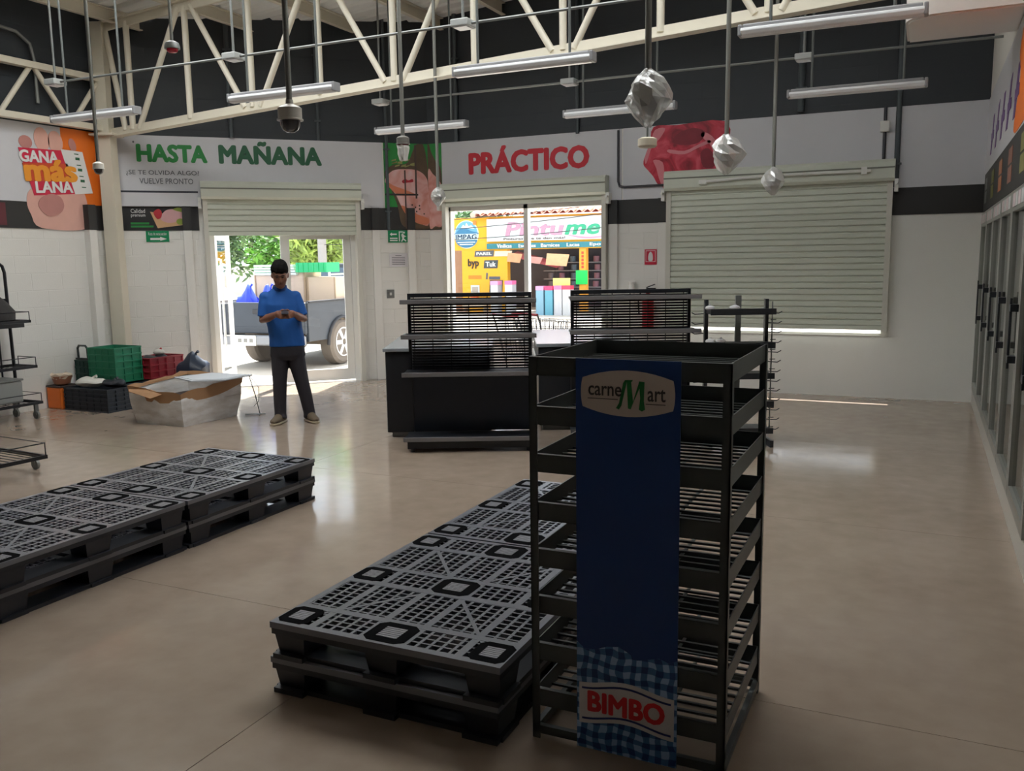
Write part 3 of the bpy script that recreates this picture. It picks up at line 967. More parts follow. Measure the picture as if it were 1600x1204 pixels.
# left wall banner with the hand and card
t = banner('banner with a hand holding a GANA más LANA card on the left wall', 'L', 2.0, 7.50)
B(7.50, 8.15, -.010, 0, Z0, Z1).build('orange_panel', mat('print_orange', (232, 116, 30), .5), t)
skin_p = mat('print_skin', (222, 172, 158), .5, noise=.08)
skin_d = mat('print_skin_dark', (190, 132, 126), .5, noise=.1)
flat('hand', smooth_poly([(7.03, 2.56), (6.98, 2.42), (7.02, 2.28), (7.14, 2.13), (7.75, 2.13), (7.80, 2.35), (7.74, 2.60), (7.50, 2.66), (7.25, 2.66)]), -.0125, skin_p, t)
for x, z, rx, rz, r, m in ((7.03, 3.10, .085, .075, 0, skin_d), (7.24, 3.15, .10, .14, .1, skin_p), (7.42, 3.14, .10, .13, .1, skin_p), (7.65, 3.13, .05, .08, .3, skin_d)):
    flat('fingertip', ell(x, z, rx, rz, 16, rot=r), -.0125, m, t)
flat('card', [(6.93, 3.03), (7.78, 3.06), (7.88, 2.57), (7.08, 2.50)], -.0155, mat('print_card_red', (206, 40, 72), .45), t)
flat('card_white', [(7.48, 3.065), (7.78, 3.06), (7.885, 2.57), (7.63, 2.545)], -.0175, white_l, t)
flat('card_band', [(6.96, 2.86), (7.56, 2.90), (7.62, 2.70), (7.02, 2.66)], -.0175, mat('print_card_orange', (206, 78, 44), .45), t)
am = mat('print_amber', (238, 156, 48), .5)
text('lettering', 'GANA', 6.93, 7.44, 2.88, 3.02, -.018, white_l, t, bold=.04, rot=.04)
text('lettering', 'más', 6.97, 7.68, 2.67, 2.93, -.0205, am, t, bold=.05, rot=.05)
text('lettering', 'LANA', 7.10, 7.60, 2.545, 2.68, -.0215, white_l, t, bold=.04, rot=.06)
for k in range(7):
    z = 3.02 - .065 * k
    x = 7.66 + .012 * k
    flat('card_mark', rect(x, x + .06, z, z + .012 + .02 * (k % 2)), -.0195, dgreen_l, t, t=.002)
flat('thumb', smooth_poly([(7.12, 2.38), (7.17, 2.48), (7.30, 2.53), (7.42, 2.50), (7.46, 2.40), (7.40, 2.31), (7.24, 2.27)]), -.0205, skin_d, t)
flat('maroon_print', rect(6.60, 6.71, 2.15, 2.40), -.0145, mat('print_maroon', (96, 40, 48), .5), t, t=.002)
# right wall over the cooler: banner, dark header with product names
t = banner('white banner with purple lettering and an orange end above the cooler doors', 'R', -PY, -2.0, 2.52, 3.32)
pur = mat('print_purple', (112, 74, 138), .5)
for k in range(5):
    x = -10.4 + .66 * k
    flat('purple_mark', [(x, 2.66), (x + .16, 2.66), (x + .42, 3.02 + .03 * (k % 2)), (x + .26, 3.02)], Yp, pur, t)
    flat('purple_mark', rect(x + .12, x + .46, 2.78, 2.86), Yp - .003, pur, t)
flat('orange_shape', smooth_poly([(-7.6, 2.56), (-7.3, 2.9), (-7.45, 3.1), (-7.0, 3.31), (-6.0, 3.31), (-6.0, 2.54), (-6.8, 2.54)]), Yp, mat('print_orange', (232, 116, 30), .5), t)
t = banner('dark header strip with faded product prints above the cooler doors', 'R', -PY, -2.0, 2.12, 2.52, mat('header_dark', (48, 48, 48), .5), 'wall_sign')
for k, c in enumerate(((120, 124, 122), (122, 120, 60), (176, 112, 76), (150, 100, 84), (130, 126, 70))):
    x = -10.9 + 1.0 * k
    for q in range(2):
        flat('product_print', rect(x, x + .34, 2.20 + .14 * q, 2.32 + .14 * q), Yp, mat('product_print_%d' % k, c, .5, noise=.3, nscale=12), t)
# ------------------------------------------------------------------ small signs
sg = mat('sign_green', (6, 132, 84), .45)
t = wthing('exit_sign', 'green arrow sign below the small chicken sign', 'sign', 'C')
B(-.53, -.25, -.012, -.006, 1.975, 2.115).build('sign_plate', sg, t)
text('lettering', 'Ruta de evacuación', -.50, -.28, 2.06, 2.10, -.012, white_l, t)
flat('arrow', [(-.48, 2.0), (-.36, 2.0), (-.36, 1.988), (-.28, 2.013), (-.36, 2.04), (-.36, 2.026), (-.48, 2.026)], -.012, white_l, t)
t = wthing('exit_sign', 'green running man exit sign above the pinned notice', 'sign', 'C')
B(2.645, 2.925, -.016, -.010, 1.945, 2.115).build('sign_plate', sg, t)
flat('arrow', [(2.67, 2.06), (2.70, 2.085), (2.70, 2.07), (2.77, 2.07), (2.77, 2.05), (2.70, 2.05), (2.70, 2.035)], -.016, white_l, t)
flat('line', rect(2.67, 2.78, 1.995, 2.012), -.016, white_l, t)
flat('line', rect(2.67, 2.78, 1.965, 1.982), -.016, white_l, t)
flat('doorway', [(2.80, 1.96), (2.815, 1.96), (2.815, 2.085), (2.86, 2.085), (2.86, 2.1), (2.80, 2.1)], -.016, white_l, t)
flat('running_man', [(2.83, 1.96), (2.85, 2.0), (2.835, 2.05), (2.85, 2.075), (2.885, 2.04), (2.91, 2.03), (2.88, 2.02), (2.87, 2.0), (2.91, 1.97), (2.90, 1.955), (2.862, 1.985), (2.845, 1.955)], -.016, white_l, t)
flat('head', ell(2.875, 2.083, .014, .014, 10), -.016, white_l, t)
t = wthing('notice', 'white pinned notice with grey text below the running man sign', 'notice', 'C')
B(2.655, 2.915, -.012, -.008, 1.60, 1.79).build('paper', mat('paper', (214, 210, 214), .7), t)
for k in range(6):
    z = 1.755 - .024 * k
    flat('text_line', rect(2.69 if k else 2.74, 2.88 if k else 2.83, z, z + .009), -.012, grey_l, t, t=.001)
t = wthing('switch_plate', 'small grey switch plate on the wall right of the entrance', 'switch', 'C')
B(2.60, 2.71, -.016, -.006, 1.16, 1.28).build('plate', galv, t, bevel=.004)
MB().box(2.64, 2.67, -.022, -.016, 1.20, 1.24).build('rocker', white_pl, t)
t = wthing('extinguisher_sign', 'red and white fire extinguisher sign on the white wall', 'sign', 'P')
B(-3.305, -3.145, -.014, -.006, 1.59, 1.785).build('sign_plate', mat('sign_red', (196, 32, 62), .45), t)
flat('white_border', rect(-3.29, -3.16, 1.625, 1.77), -.014, white_l, t, t=.001)
flat('red_field', rect(-3.284, -3.166, 1.63, 1.764), -.015, mat('sign_red', (196, 32, 62), .45), t, t=.001)
flat('bottle_symbol', smooth_poly([(-3.25, 1.64), (-3.20, 1.64), (-3.195, 1.70), (-3.205, 1.735), (-3.225, 1.755), (-3.245, 1.735), (-3.255, 1.70)], 3), -.016, white_l, t, t=.001)
t = wthing('fire_extinguisher', 'red fire extinguisher with black valve hanging behind the display stand', 'extinguisher', 'P', -3.23, .75)
MB().lathe([(.06, 0), (.075, .01), (.075, .38), (.06, .43), (.03, .46), (.025, .48)], 20, (0, -.10, 0)).build('cylinder', mat('ext_red', (170, 24, 34), .35), t, smooth=True)
MB().cyl((0, -.10, .47), (0, -.10, .53), .02).box(-.02, .10, -.115, -.085, .53, .545).bar((-.02, -.10, .55), (.09, -.10, .59), .025, .012).build('valve', black_plastic, t)
MB().tube([(-.02, -.10, .50), (-.09, -.10, .50), (-.13, -.10, .42), (-.12, -.10, .2)], .011, 8).build('hose', black_plastic, t, smooth=True)
t = wthing('paper_dispenser', 'white cylinder on the wall left of the fire extinguisher', 'dispenser', 'P', -3.46, 1.05)
MB().lathe([(.035, 0), (.042, .02), (.042, .30), (.048, .305), (.048, .325), (.03, .325)], 16, (0, -.06, 0)).build('dispenser_body', mat('bright_white', (236, 236, 232), .4), t, smooth=True)
# ================================================================== COOLER DOORS along the right wall
cool_f = mat('cooler_frame', (150, 150, 144), .35, metal=.3)
cool_g = glass_mat('cooler_glass', (.86, .89, .87), .12, .05)
cool_in = mat('cooler_inside', (214, 216, 206), .6)
base = wframe(struct('baseboard_right', B(-PY, 6, -.015, .9, 0, .16), mat('kick_plate', (196, 192, 184), .4)), 'R')
pit = .98
nm = ['nearest the front wall', 'second from the front wall', 'third from the front wall', 'fourth from the front wall', 'fifth from the front wall', 'sixth from the front wall', 'partly out of frame']
for k in range(6):
    a0 = -PY + .02 + pit * k
    t = wthing('cooler_door', 'glass cooler door with black handle, ' + nm[k], 'cooler door', 'R', a0, .16, 'cooler doors along the right wall')
    MB().box(0, .07, -.02, .05, 0, 1.94).box(pit - .08, pit - .01, -.02, .05, 0, 1.94).box(.07, pit - .08, -.02, .05, 0, .08).box(.07, pit - .08, -.02, .05, 1.80, 1.94).build('door_frame', cool_f, t)
    B(.07, pit - .08, .0, .012, .08, 1.80).build('pane', cool_g, t)
    hb = MB()
    for z in (.86, 1.18):
        hb.box(pit - .10, pit - .01, -.065, -.02, z - .022, z + .022)
    hb.cyl((pit - .055, -.058, .80), (pit - .055, -.058, 1.24), .008, n=10)
    hb.build('handle', black_steel, t)
    for q in range(4):
        flat('price_card', rect(.08 + .2 * q, .25 + .2 * q, 1.83, 1.92), -.0205, mat('price_card_%d' % (q % 2), ((214, 196, 198), (206, 206, 204))[q % 2], .5, noise=.12, nscale=20), t)
    MB().box(0, pit - .01, .55, .57, 0, 1.94).build('inner_back', cool_in, t)
    for z in (.3, .7, 1.1, 1.5):
        MB().box(.03, pit - .04, .14, .5, z, z + .02).build('shelf', cool_f, t)
# ================================================================== PALLETS
pal_sheen = mat('pallet_deck_sheen', (104, 106, 113), .30, noise=.10, nscale=14, spec=.7)  # deck top: grazing window sheen put into a paler colour
pal_shade = mat('pallet_side_shade', (36, 40, 48), .42)  # same plastic, with the shade on the sides put into the colour
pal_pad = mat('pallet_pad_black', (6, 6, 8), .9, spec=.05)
def make_pallet(label):
    """1.2 long (y) x 1.0 wide (x), origin at the near left bottom corner"""
    H = .1485
    t = thing('plastic_pallet', label, 'pallet', (0, 0, 0), 0, 'black plastic pallets')
    L, Wd = 1.2, 1.0
    zt = H
    th = .016
    ps = .15       # pad half extents
    px = [.0675 + .0, .5, 1 - .0675]
    pxs = [.078, .5, .922]
    pys = [.098, .6, 1.102]
    rib = MB()
    # rim
    rib.box(0, Wd, 0, .03, zt - .025, zt).box(0, Wd, L - .03, L, zt - .025, zt).box(0, .03, .03, L - .03, zt - .025, zt).box(Wd - .03, Wd, .03, L - .03, zt - .025, zt)
    # broad straps between pads
    for y in (.19, .51, .69, 1.01):
        rib.box(.03, Wd - .03, y - .018, y + .018, zt - th, zt)
    for x in (.18, .41, .59, .82):
        rib.box(x - .016, x + .016, .03, L - .03, zt - th, zt - .0005)
    # fine grid
    y = .03
    while y < L - .03:
        rib.box(.03, Wd - .03, y - .004, y + .004, zt - th, zt - .001)
        y += .0385
    x = .03
    while x < Wd - .03:
        rib.box(x - .006, x + .006, .03, L - .03, zt - th, zt - .0015)
        x += .047
    # diagonal straps from the centre pad
    for sx, sy in ((-1, -1), (1, -1), (-1, 1), (1, 1)):
        rib.bar((.5 + sx * .08, .6 + sy * .10, zt - .008), (.5 + sx * .36, .6 + sy * .45, zt - .008), .016, .0145)
    rib.build('deck', pal_sheen, t)
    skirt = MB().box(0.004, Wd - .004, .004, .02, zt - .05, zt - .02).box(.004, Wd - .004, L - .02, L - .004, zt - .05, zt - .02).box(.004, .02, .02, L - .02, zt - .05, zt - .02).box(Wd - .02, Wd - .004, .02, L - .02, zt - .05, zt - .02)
    skirt.build('deck_skirt', pal_shade, t)
    # pads
    hx, hy, c = .072, .076, .024
    def oct_(sx, sy, cc): return [(-sx + cc, -sy), (sx - cc, -sy), (sx, -sy + cc), (sx, sy - cc), (sx - cc, sy), (-sx + cc, sy), (-sx, sy - cc), (-sx, -sy + cc)]
    ro, ri = oct_(hx, hy, c), oct_(.036, .040, .006)
    pm = MB()
    vs = [(x, y, z) for z in (-.012, .0015) for q in (ro, ri) for x, y in q]
    fs = []
    for i in range(8):
        j = (i + 1) % 8
        fs += [(16 + i, 16 + j, 24 + j, 24 + i), (i, 8 + i, 8 + j, j), (i, j, 16 + j, 16 + i), (8 + i, 24 + i, 24 + j, 8 + j)]
    pm.add(vs, fs)
    pme = pm.mesh('pad', pal_pad)
    ins = MB().box(-.036, .036, -.040, .040, -.012, -.006)
    for k in range(6):
        ins.box(-.036, .036, -.037 + .0135 * k, -.0275 + .0135 * k, -.006, .0018)
    ime = ins.mesh('pad_insert', mat('pallet_insert', (132, 132, 138), .35))
    leg = MB()
    hx2, hy2, hb = .075, .085, .06
    leg.add([(-hx2, -hy2, H - .02), (hx2, -hy2, H - .02), (hx2, hy2, H - .02), (-hx2, hy2, H - .02), (-hb, -hb - .01, .02), (hb, -hb - .01, .02), (hb, hb + .01, .02), (-hb, hb + .01, .02)],
            [(0, 1, 2, 3), (7, 6, 5, 4), (0, 4, 5, 1), (1, 5, 6, 2), (2, 6, 7, 3), (3, 7, 4, 0)])
    lme = leg.mesh('leg', pal_shade)
    for x in pxs:
        for y in pys:
            p = inst('pad', pme, t, (x, y, zt), scale=(1.25, 1.08, 1) if x == .5 else None)
            inst('pad_insert', ime, p, (0, 0, 0))
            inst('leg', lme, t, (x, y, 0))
        MB().box(x - .07, x + .07, 0.0, L, 0, .02).build('runner', pal_shade, t)
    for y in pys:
        MB().box(0, Wd, y - .07, y + .07, .0005, .0195).build('cross_runner', pal_shade, t)
    return t
pal_labels = [
    ((-2.27, 2.55), 0, 'lower near black pallet of the stack beside the bread rack'), ((-2.27, 2.55), 1, 'upper near black pallet of the stack beside the bread rack'),
    ((-2.27, 3.765), 0, 'lower far black pallet of the stack reaching behind the bread rack'), ((-2.27, 3.765), 1, 'upper far black pallet of the stack reaching behind the bread rack'),
    ((-4.905, 2.53), 0, 'lower near black pallet of the left stack, cut by the picture edge'), ((-4.905, 2.53), 1, 'upper near black pallet of the left stack, cut by the picture edge'),
    ((-4.90, 3.745), 0, 'lower far black pallet of the left stack in front of the man'), ((-4.90, 3.745), 1, 'upper far black pallet of the left stack in front of the man')]
first = None
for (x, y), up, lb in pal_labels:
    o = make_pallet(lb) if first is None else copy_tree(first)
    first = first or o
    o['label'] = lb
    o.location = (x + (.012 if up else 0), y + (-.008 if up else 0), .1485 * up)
# ================================================================== BREAD RACK with blue banner
rk = thing('bread_rack', 'tall black tray rack with a blue carneMart and BIMBO banner', 'rack', (-1.19, 2.66, 0))
rk_m = mat('rack_paint', (66, 71, 70), .42, noise=.08)
RW, RD = .675, .66
for x, y in ((0, 0), (RW, 0), (0, RD), (RW, RD)):
    sx = 1 if x == 0 else -1
    sy = 1 if y == 0 else -1
    x0, x1 = sorted((x, x + sx * .028))
    y0, y1 = sorted((y, y + sy * .028))
    xx0, xx1 = sorted((x, x + sx * .005))
    yy0, yy1 = sorted((y, y + sy * .005))
    MB().box(x0, x1, yy0, yy1, 0, 1.36).box(xx0, xx1, y0, y1, 0, 1.36).build('corner_post', rk_m, rk)
zl = [1.359, 1.192, 1.028, .860, .695, .526, .354, .184]
tray = MB()
h = .062
tray.box(.006, RW - .006, .006, .010, -h, 0).box(.006, RW - .006, RD - .010, RD - .006, -h, 0).box(.006, .010, .01, RD - .01, -h, 0).box(RW - .010, RW - .006, .01, RD - .01, -h, 0)
tray.box(.006, RW - .006, .006, .024, -.003, 0).box(.006, RW - .006, .006, .03, -h, -h + .003).box(.006, RW - .006, RD - .03, RD - .006, -h, -h + .003)
tray_me = tray.mesh('tray', rk_m)
bars = MB()
for k in range(11):
    y = .05 + .056 * k
    bars.bar((.01, y, -h + .006), (RW - .01, y, -h + .006), .012, .008)
for x in (.22, .45):
    bars.bar((x, .01, -h + .001), (x, RD - .01, -h + .001), .012, .004)
bars_me = bars.mesh('tray_bars', rk_m)
for z in zl:
    o = inst('tray', tray_me, rk, (0, 0, z))
    inst('tray_bars', bars_me, o)
bb = MB().box(.0, RW, 0, .02, .02, .05).box(0, RW, RD - .02, RD, .02, .05).box(0, .02, 0, RD, .02, .05).box(RW - .02, RW, 0, RD, .02, .05)
bb.build('base_frame', rk_m, rk)
# banner panel: slightly bowed sheet
bx0, bx1 = .172, .520
mb = MB()
n = 10
vs = []
for z in (.012, 1.362):
    for yoff in (0, .003):
        for i in range(n + 1):
            u = i / n
            vs.append((bx0 + (bx1 - bx0) * u, -.006 - yoff, z))
m1 = n + 1
fs = []
for i in range(n):
    fs += [(i, i + 1, 2 * m1 + i + 1, 2 * m1 + i), (m1 + i, 3 * m1 + i, 3 * m1 + i + 1, m1 + i + 1), (i, m1 + i, m1 + i + 1, i + 1), (2 * m1 + i, 2 * m1 + i + 1, 3 * m1 + i + 1, 3 * m1 + i)]
fs += [(0, 2 * m1, 3 * m1, m1), (n, m1 + n, 3 * m1 + n, 2 * m1 + n)]
mb.add(vs, fs)
pan = mb.build('banner_panel', mat('banner_blue', (26, 60, 118), .45), rk)
yb = -.009
pan_c = (bx0 + bx1) / 2
def barrel(cx, cz, w, h, bulge_x, bulge_z):
    p = []
    for i in range(11):
        u = -1 + 2 * i / 10
        p.append((cx + u * w / 2, cz + h / 2 + bulge_z * (1 - u * u)))
    for i in range(1, 8):
        u = 1 - 2 * i / 8
        p.append((cx + w / 2 + bulge_x * (1 - u * u), cz + u * h / 2))
    for i in range(11):
        u = 1 - 2 * i / 10
        p.append((cx + u * w / 2, cz - h / 2 - bulge_z * (1 - u * u)))
    for i in range(1, 8):
        u = -1 + 2 * i / 8
        p.append((cx - w / 2 - bulge_x * (1 - u * u), cz + u * h / 2))
    return p
lg = flat('logo_shield', barrel(pan_c, 1.253, .300, .095, .006, .027), yb, mat('logo_white', (196, 182, 172), .5), pan, t=.001)
ink = mat('logo_ink', (62, 56, 54), .5)
text('lettering', 'carne', pan_c - .130, pan_c - .018, 1.243, 1.275, yb - .001, ink, pan, thick=.001, bold=.012)
text('lettering', 'art', pan_c + .068, pan_c + .126, 1.232, 1.272, yb - .001, ink, pan, thick=.001, bold=.012)
gM = mat('logo_green', (22, 116, 52), .5)
for pl in ([(-.036, 1.205), (-.026, 1.201), (-.018, 1.214), (.000, 1.292), (.016, 1.292), (.020, 1.298), (-.006, 1.297), (-.012, 1.288), (-.026, 1.222)],
           [(.000, 1.292), (.014, 1.292), (.021, 1.225), (.013, 1.204), (.004, 1.206)],
           [(.013, 1.204), (.021, 1.225), (.050, 1.292), (.040, 1.292)],
           [(.040, 1.295), (.058, 1.293), (.056, 1.232), (.060, 1.205), (.050, 1.199), (.040, 1.204), (.044, 1.24)]):
    flat('script_m', [(pan_c + x, z) for x, z in pl], yb - .001, gM, pan, t=.0012)
flat('underline', rect(pan_c - .132, pan_c - .030, 1.232, 1.2345), yb - .001, ink, pan, t=.001)
flat('underline', rect(pan_c + .062, pan_c + .126, 1.222, 1.2245), yb - .001, ink, pan, t=.001)
def gingham():
    m = bpy.data.materials.new('gingham_cloth_print')
    m.use_nodes = True
    nt = m.node_tree
    b = nt.nodes['Principled BSDF']
    b.inputs['Roughness'].default_value = .5
    tc = nt.nodes.new('ShaderNodeTexCoord')
    nz = nt.nodes.new('ShaderNodeTexNoise')
    nz.inputs['Scale'].default_value = 9
    nt.links.new(tc.outputs['Object'], nz.inputs['Vector'])
    ad = nt.nodes.new('ShaderNodeVectorMath')
    ad.operation = 'MULTIPLY_ADD'
    ad.inputs[1].default_value = (.05, .05, .05)
    nt.links.new(nz.outputs['Color'], ad.inputs[0])
    nt.links.new(tc.outputs['Object'], ad.inputs[2])
    sp = nt.nodes.new('ShaderNodeSeparateXYZ')
    nt.links.new(ad.outputs[0], sp.inputs[0])
    fs = []
    for k in (0, 2):
        mu = nt.nodes.new('ShaderNodeMath'); mu.operation = 'MULTIPLY'; mu.inputs[1].default_value = 2 * PI / .043
        si = nt.nodes.new('ShaderNodeMath'); si.operation = 'SINE'
        gt = nt.nodes.new('ShaderNodeMath'); gt.operation = 'GREATER_THAN'; gt.inputs[1].default_value = 0
        nt.links.new(sp.outputs[k], mu.inputs[0]); nt.links.new(mu.outputs[0], si.inputs[0]); nt.links.new(si.outputs[0], gt.inputs[0])
        fs.append(gt)
    s = nt.nodes.new('ShaderNodeMath'); s.operation = 'ADD'
    nt.links.new(fs[0].outputs[0], s.inputs[0]); nt.links.new(fs[1].outputs[0], s.inputs[1])
    hf = nt.nodes.new('ShaderNodeMath'); hf.operation = 'MULTIPLY'; hf.inputs[1].default_value = .5
    nt.links.new(s.outputs[0], hf.inputs[0])
    r = nt.nodes.new('ShaderNodeValToRGB')
    r.color_ramp.interpolation = 'CONSTANT'
    e = r.color_ramp.elements
    e[0].position = 0; e[0].color = (lin(150), lin(180), lin(214), 1)
    e[1].position = .4; e[1].color = (lin(64), lin(108), lin(160), 1)
    q = e.new(.9); q.color = (lin(26), lin(58), lin(112), 1)
    nt.links.new(hf.outputs[0], r.inputs[0])
    nt.links.new(r.outputs[0], b.inputs['Base Color'])
    return m
top = [(bx1, .385), (.49, .372), (.46, .383), (.42, .372), (.385, .362), (.35, .385), (.32, .398), (.28, .392), (.24, .375), (.20, .372), (bx0, .395)]
flat('gingham_cloth', [(bx0, .012), (bx1, .012)] + top, yb, gingham(), pan, t=.001)
# ribbon: white with blue border lines, red letters
def ribbon(z0, z1, dx=.165):
    up_, dn = [], []
    for i in range(17):
        u = -1 + 2 * i / 16
        arch = .012 * math.cos(u * PI)
        up_.append((pan_c + u * dx, z1 + arch))
        dn.append((pan_c + u * dx, z0 + arch))
    return dn + up_[::-1]
flat('ribbon', ribbon(.115, .262), yb - .001, mat('ribbon_white', (206, 200, 200), .5), pan, t=.001)
for z0, z1 in ((.240, .247), (.130, .137)):
    flat('ribbon_line', ribbon(z0, z1, .155), yb - .002, mat('ribbon_blue', (30, 44, 110), .5), pan, t=.001)
text('lettering', 'BIMBO', pan_c - .135, pan_c + .135, .150, .226, yb - .002, mat('bimbo_red', (212, 30, 40), .5), pan, bold=.045, thick=.0015)
# ================================================================== CHECKOUT GONDOLAS
GA = math.radians(25.2)
gd, gn = Vector((math.cos(GA), math.sin(GA))), Vector((-math.sin(GA), math.cos(GA)))
slot = mat('gondola_panel', (22, 23, 30), .35)
def gondola(label, x, y):
    """origin at the front left floor corner; x right, y back"""
    t = thing('display_gondola', label, 'display shelf', (x, y, 0), GA, 'display shelves at the checkout')
    Wd, D = 1.16, .34
    for xx in (.02, Wd - .05):
        MB().box(xx, xx + .03, D, D + .06, 0, 1.385).build('upright', black_steel, t)
    MB().box(.02, Wd - .02, .03, D + .05, .03, .11).build('plinth', black_steel, t)
    for xx in (.05, Wd - .08):
        MB().cyl((xx + .015, .05, 0), (xx + .015, .05, .04), .018, n=10).build('levelling_foot', black_steel, t)
    def shelf(z, dep, rail=True):
        s = MB().box(.0, Wd, D - dep, D, z - .02, z).build('shelf', black_steel, t)
        if rail:
            MB().box(-.01, Wd + .015, D - dep - .014, D - dep, z - .025, z + .014).build('price_rail', grey_rail, s, bevel=.004)
    shelf(.125, .34)
    shelf(.70, .33)
    shelf(1.03, .31)
    shelf(1.335, .31)
    # slotted back panel: strips with narrow gaps and small ties
    mb = MB()
    z = .13
    while z < 1.37:
        if z > .64: mb.box(.05, Wd - .05, D + .012, D + .020, z, z + .0185)
        z += .0255
    for k in range(7):
        xx = .07 + k * (Wd - .16) / 6
        mb.box(xx, xx + .008, D + .012, D + .020, .64, 1.37)
    B(.05, Wd - .05, D + .008, D + .020, .13, .655).build('lower_back_panel', mat('gondola_navy', (30, 38, 52), .4), t)
    p = mb.build('slotted_back_panel', slot, t)
    MB().box(.02, Wd - .02, D + .0, D + .05, 1.36, 1.39).build('top_cap', black_steel, t)
    return t
g1 = gondola('black display shelf with slotted back left of the bread rack', -4.10, 6.47)
g2 = gondola('black display shelf with slotted back behind the top of the bread rack', -2.86, 7.34)
def counter(label, x, y, white=False):
    t = thing('checkout_counter', label, 'counter', (x, y, 0), GA, 'checkout counters')
    MB().box(0, 1.0, 0, 1.7, .05, .83).build('counter_body', black_steel, t, bevel=.01)
    MB().box(.04, .96, .05, 1.65, 0, .05).build('counter_plinth', mat('counter_plinth', (150, 150, 148), .4), t)
    MB().box(-.02, 1.02, -.02, 1.72, .83, .865).build('counter_top', mat('counter_top', (168, 174, 180), .22, metal=.2), t, bevel=.006)
    MB().box(-.03, -.012, .3, 1.2, .55, .70).build('bumper', white_pl, t)
    return t
counter('checkout counter with grey top behind the middle display shelf', -4.62, 6.99)
counter('checkout counter with pale top between the two display shelves', -3.40, 7.84)
# open hook rack
t = thing('hook_rack', 'open black rack with shelves and side hooks right of the display shelves', 'rack', (-1.775, 7.85, 0), GA)
for xx in (.0, .54):
    MB().box(xx, xx + .03, 0, .05, 0, 1.30).build('upright', black_steel, t)
for xx in (.0, .54):
    MB().box(xx, xx + .03, -.25, .30, 0, .06).build('foot', black_steel, t)
for z in (.16, .40, .65, .92, 1.215):
    s = MB().box(.01, .56, -.22, .04, z - .035, z).build('shelf', mat('shelf_navy', (18, 20, 38), .4), t)
    MB().box(.0, .57, -.232, -.22, z - .04, z + .012).build('shelf_lip', black_steel, s)
for k in range(13):
    z = .12 + .088 * k
    MB().tube([(.57, .02, z), (.66, .0, z - .005), (.69, -.0, z + .012)], .0045, 6).build('hook', black_steel, t)
    MB().tube([(.57, -.06, z + .03), (.62, -.06, z + .03)], .004, 6).build('hook', black_steel, t)
    MB().tube([(.0, .02, z), (-.09, .0, z - .005), (-.12, 0, z + .012)], .0045, 6).build('hook', black_steel, t)
MB().tube([(.585, -.06, .1), (.585, -.06, 1.28)], .006, 6).build('wire_upright', galv, t)
MB().tube([(-.02, -.06, .1), (-.02, -.06, 1.28)], .006, 6).build('wire_upright', galv, t)
MB().box(.30, .35, .10, .13, .0, 1.33).box(.15, .5, .08, .15, 0, .03).build('slotted_post', galv, t)
pk = mat('clear_pack', (214, 214, 216), .25)
for i, (xx, z, lb) in enumerate(((.24, 1.215, 'white plastic pack on the top shelf of the hook rack'), (.03, .92, 'small white pack on the left of the hook rack shelf'), (.12, .92, 'white pack behind the bread rack corner on the hook rack'), (.02, 1.215, 'white pack at the left end of the hook rack top shelf'))):
    p = gd * xx + gn * -.1
    o = thing('packet', lb, 'packet', (-1.775 + p.x, 7.85 + p.y, z), GA + .2 * i, 'packets on the hook rack')
    mb = MB().loft([((0, 0, 0), .035, .03, (1, 0, 0), (0, 1, 0)), ((0, 0, .014), .048, .04, (1, 0, 0), (0, 1, 0)), ((0, 0, .03), .042, .034, (1, 0, 0), (0, 1, 0)), ((0, 0, .04), .015, .012, (1, 0, 0), (0, 1, 0))], 12)
    mb.build('packet_wrap', pk, o, smooth=True)
    MB().box(-.012, .012, -.004, .004, .036, .05).build('packet_knot', pk, o)
# ================================================================== SHOPPING CARTS by the window
chrome = mat('cart_wire', (150, 152, 156), .3, metal=.8)
def cart(label, x, y, rz):
    t = thing('shopping_cart', label, 'shopping cart', (x, y, 0), rz, 'shopping carts by the window')
    mb = MB()
    def P(u, v, w):  # u along length 0..1, v across -1..1, w height 0..1
        hw = .27 - .06 * u - .04 * (1 - w)
        return (-.42 + .84 * u + .06 * (1 - w) * (1 - 2 * u), v * hw, .48 + .46 * w - .06 * u * w)
    for i in range(13):
        u = i / 12
        for v in (-1, 1):
            mb.bar(P(u, v, 0), P(u, v, 1), .006, .006)
    for i in range(9):
        v = -1 + 2 * i / 8
        for u in (0, 1):
            mb.bar(P(u, v, 0), P(u, v, 1), .006, .006)
        mb.bar(P(0, v, 0), P(1, v, 0), .006, .006)
    for w in (0, .25, .5, .75, 1):
        for v in (-1, 1): mb.bar(P(0, v, w), P(1, v, w), .009, .009)
        for u in (0, 1): mb.bar(P(u, -1, w), P(u, 1, w), .009, .009)
    mb.build('wire_basket', chrome, t)
    fr = MB()
    for v in (-1, 1):
        fr.tube([(-.50, v * .27, 1.0), (-.46, v * .27, .9), (-.36, v * .24, .5), (-.28, v * .24, .2), (-.34, v * .24, .13), (.40, v * .20, .13)], .012, 8)
    fr.cyl((.38, -.2, .13), (.38, .2, .13), .011, n=8).cyl((.30, -.2, .13), (.40, -.2, .5), .01, n=8).cyl((.30, .2, .13), (.40, .2, .5), .01, n=8)
    fr.build('frame', chrome, t, smooth=True)
    MB().cyl((-.50, -.27, 1.0), (-.50, .27, 1.0), .016, n=10).build('handle', mat('cart_red', (186, 30, 44), .35), t, smooth=True)
    for u, v in ((-.34, -.24), (-.34, .24), (.36, -.2), (.36, .2)):
        w = MB().cyl((u, v - .015, .06), (u, v + .015, .06), .06, n=14)
        w.box(u - .015, u + .015, v - .02, v + .02, .06, .13).build('caster', black_plastic, t)
cart('shopping cart with red handle seen between the two display shelves, front one', -4.42, 10.18, math.radians(60))
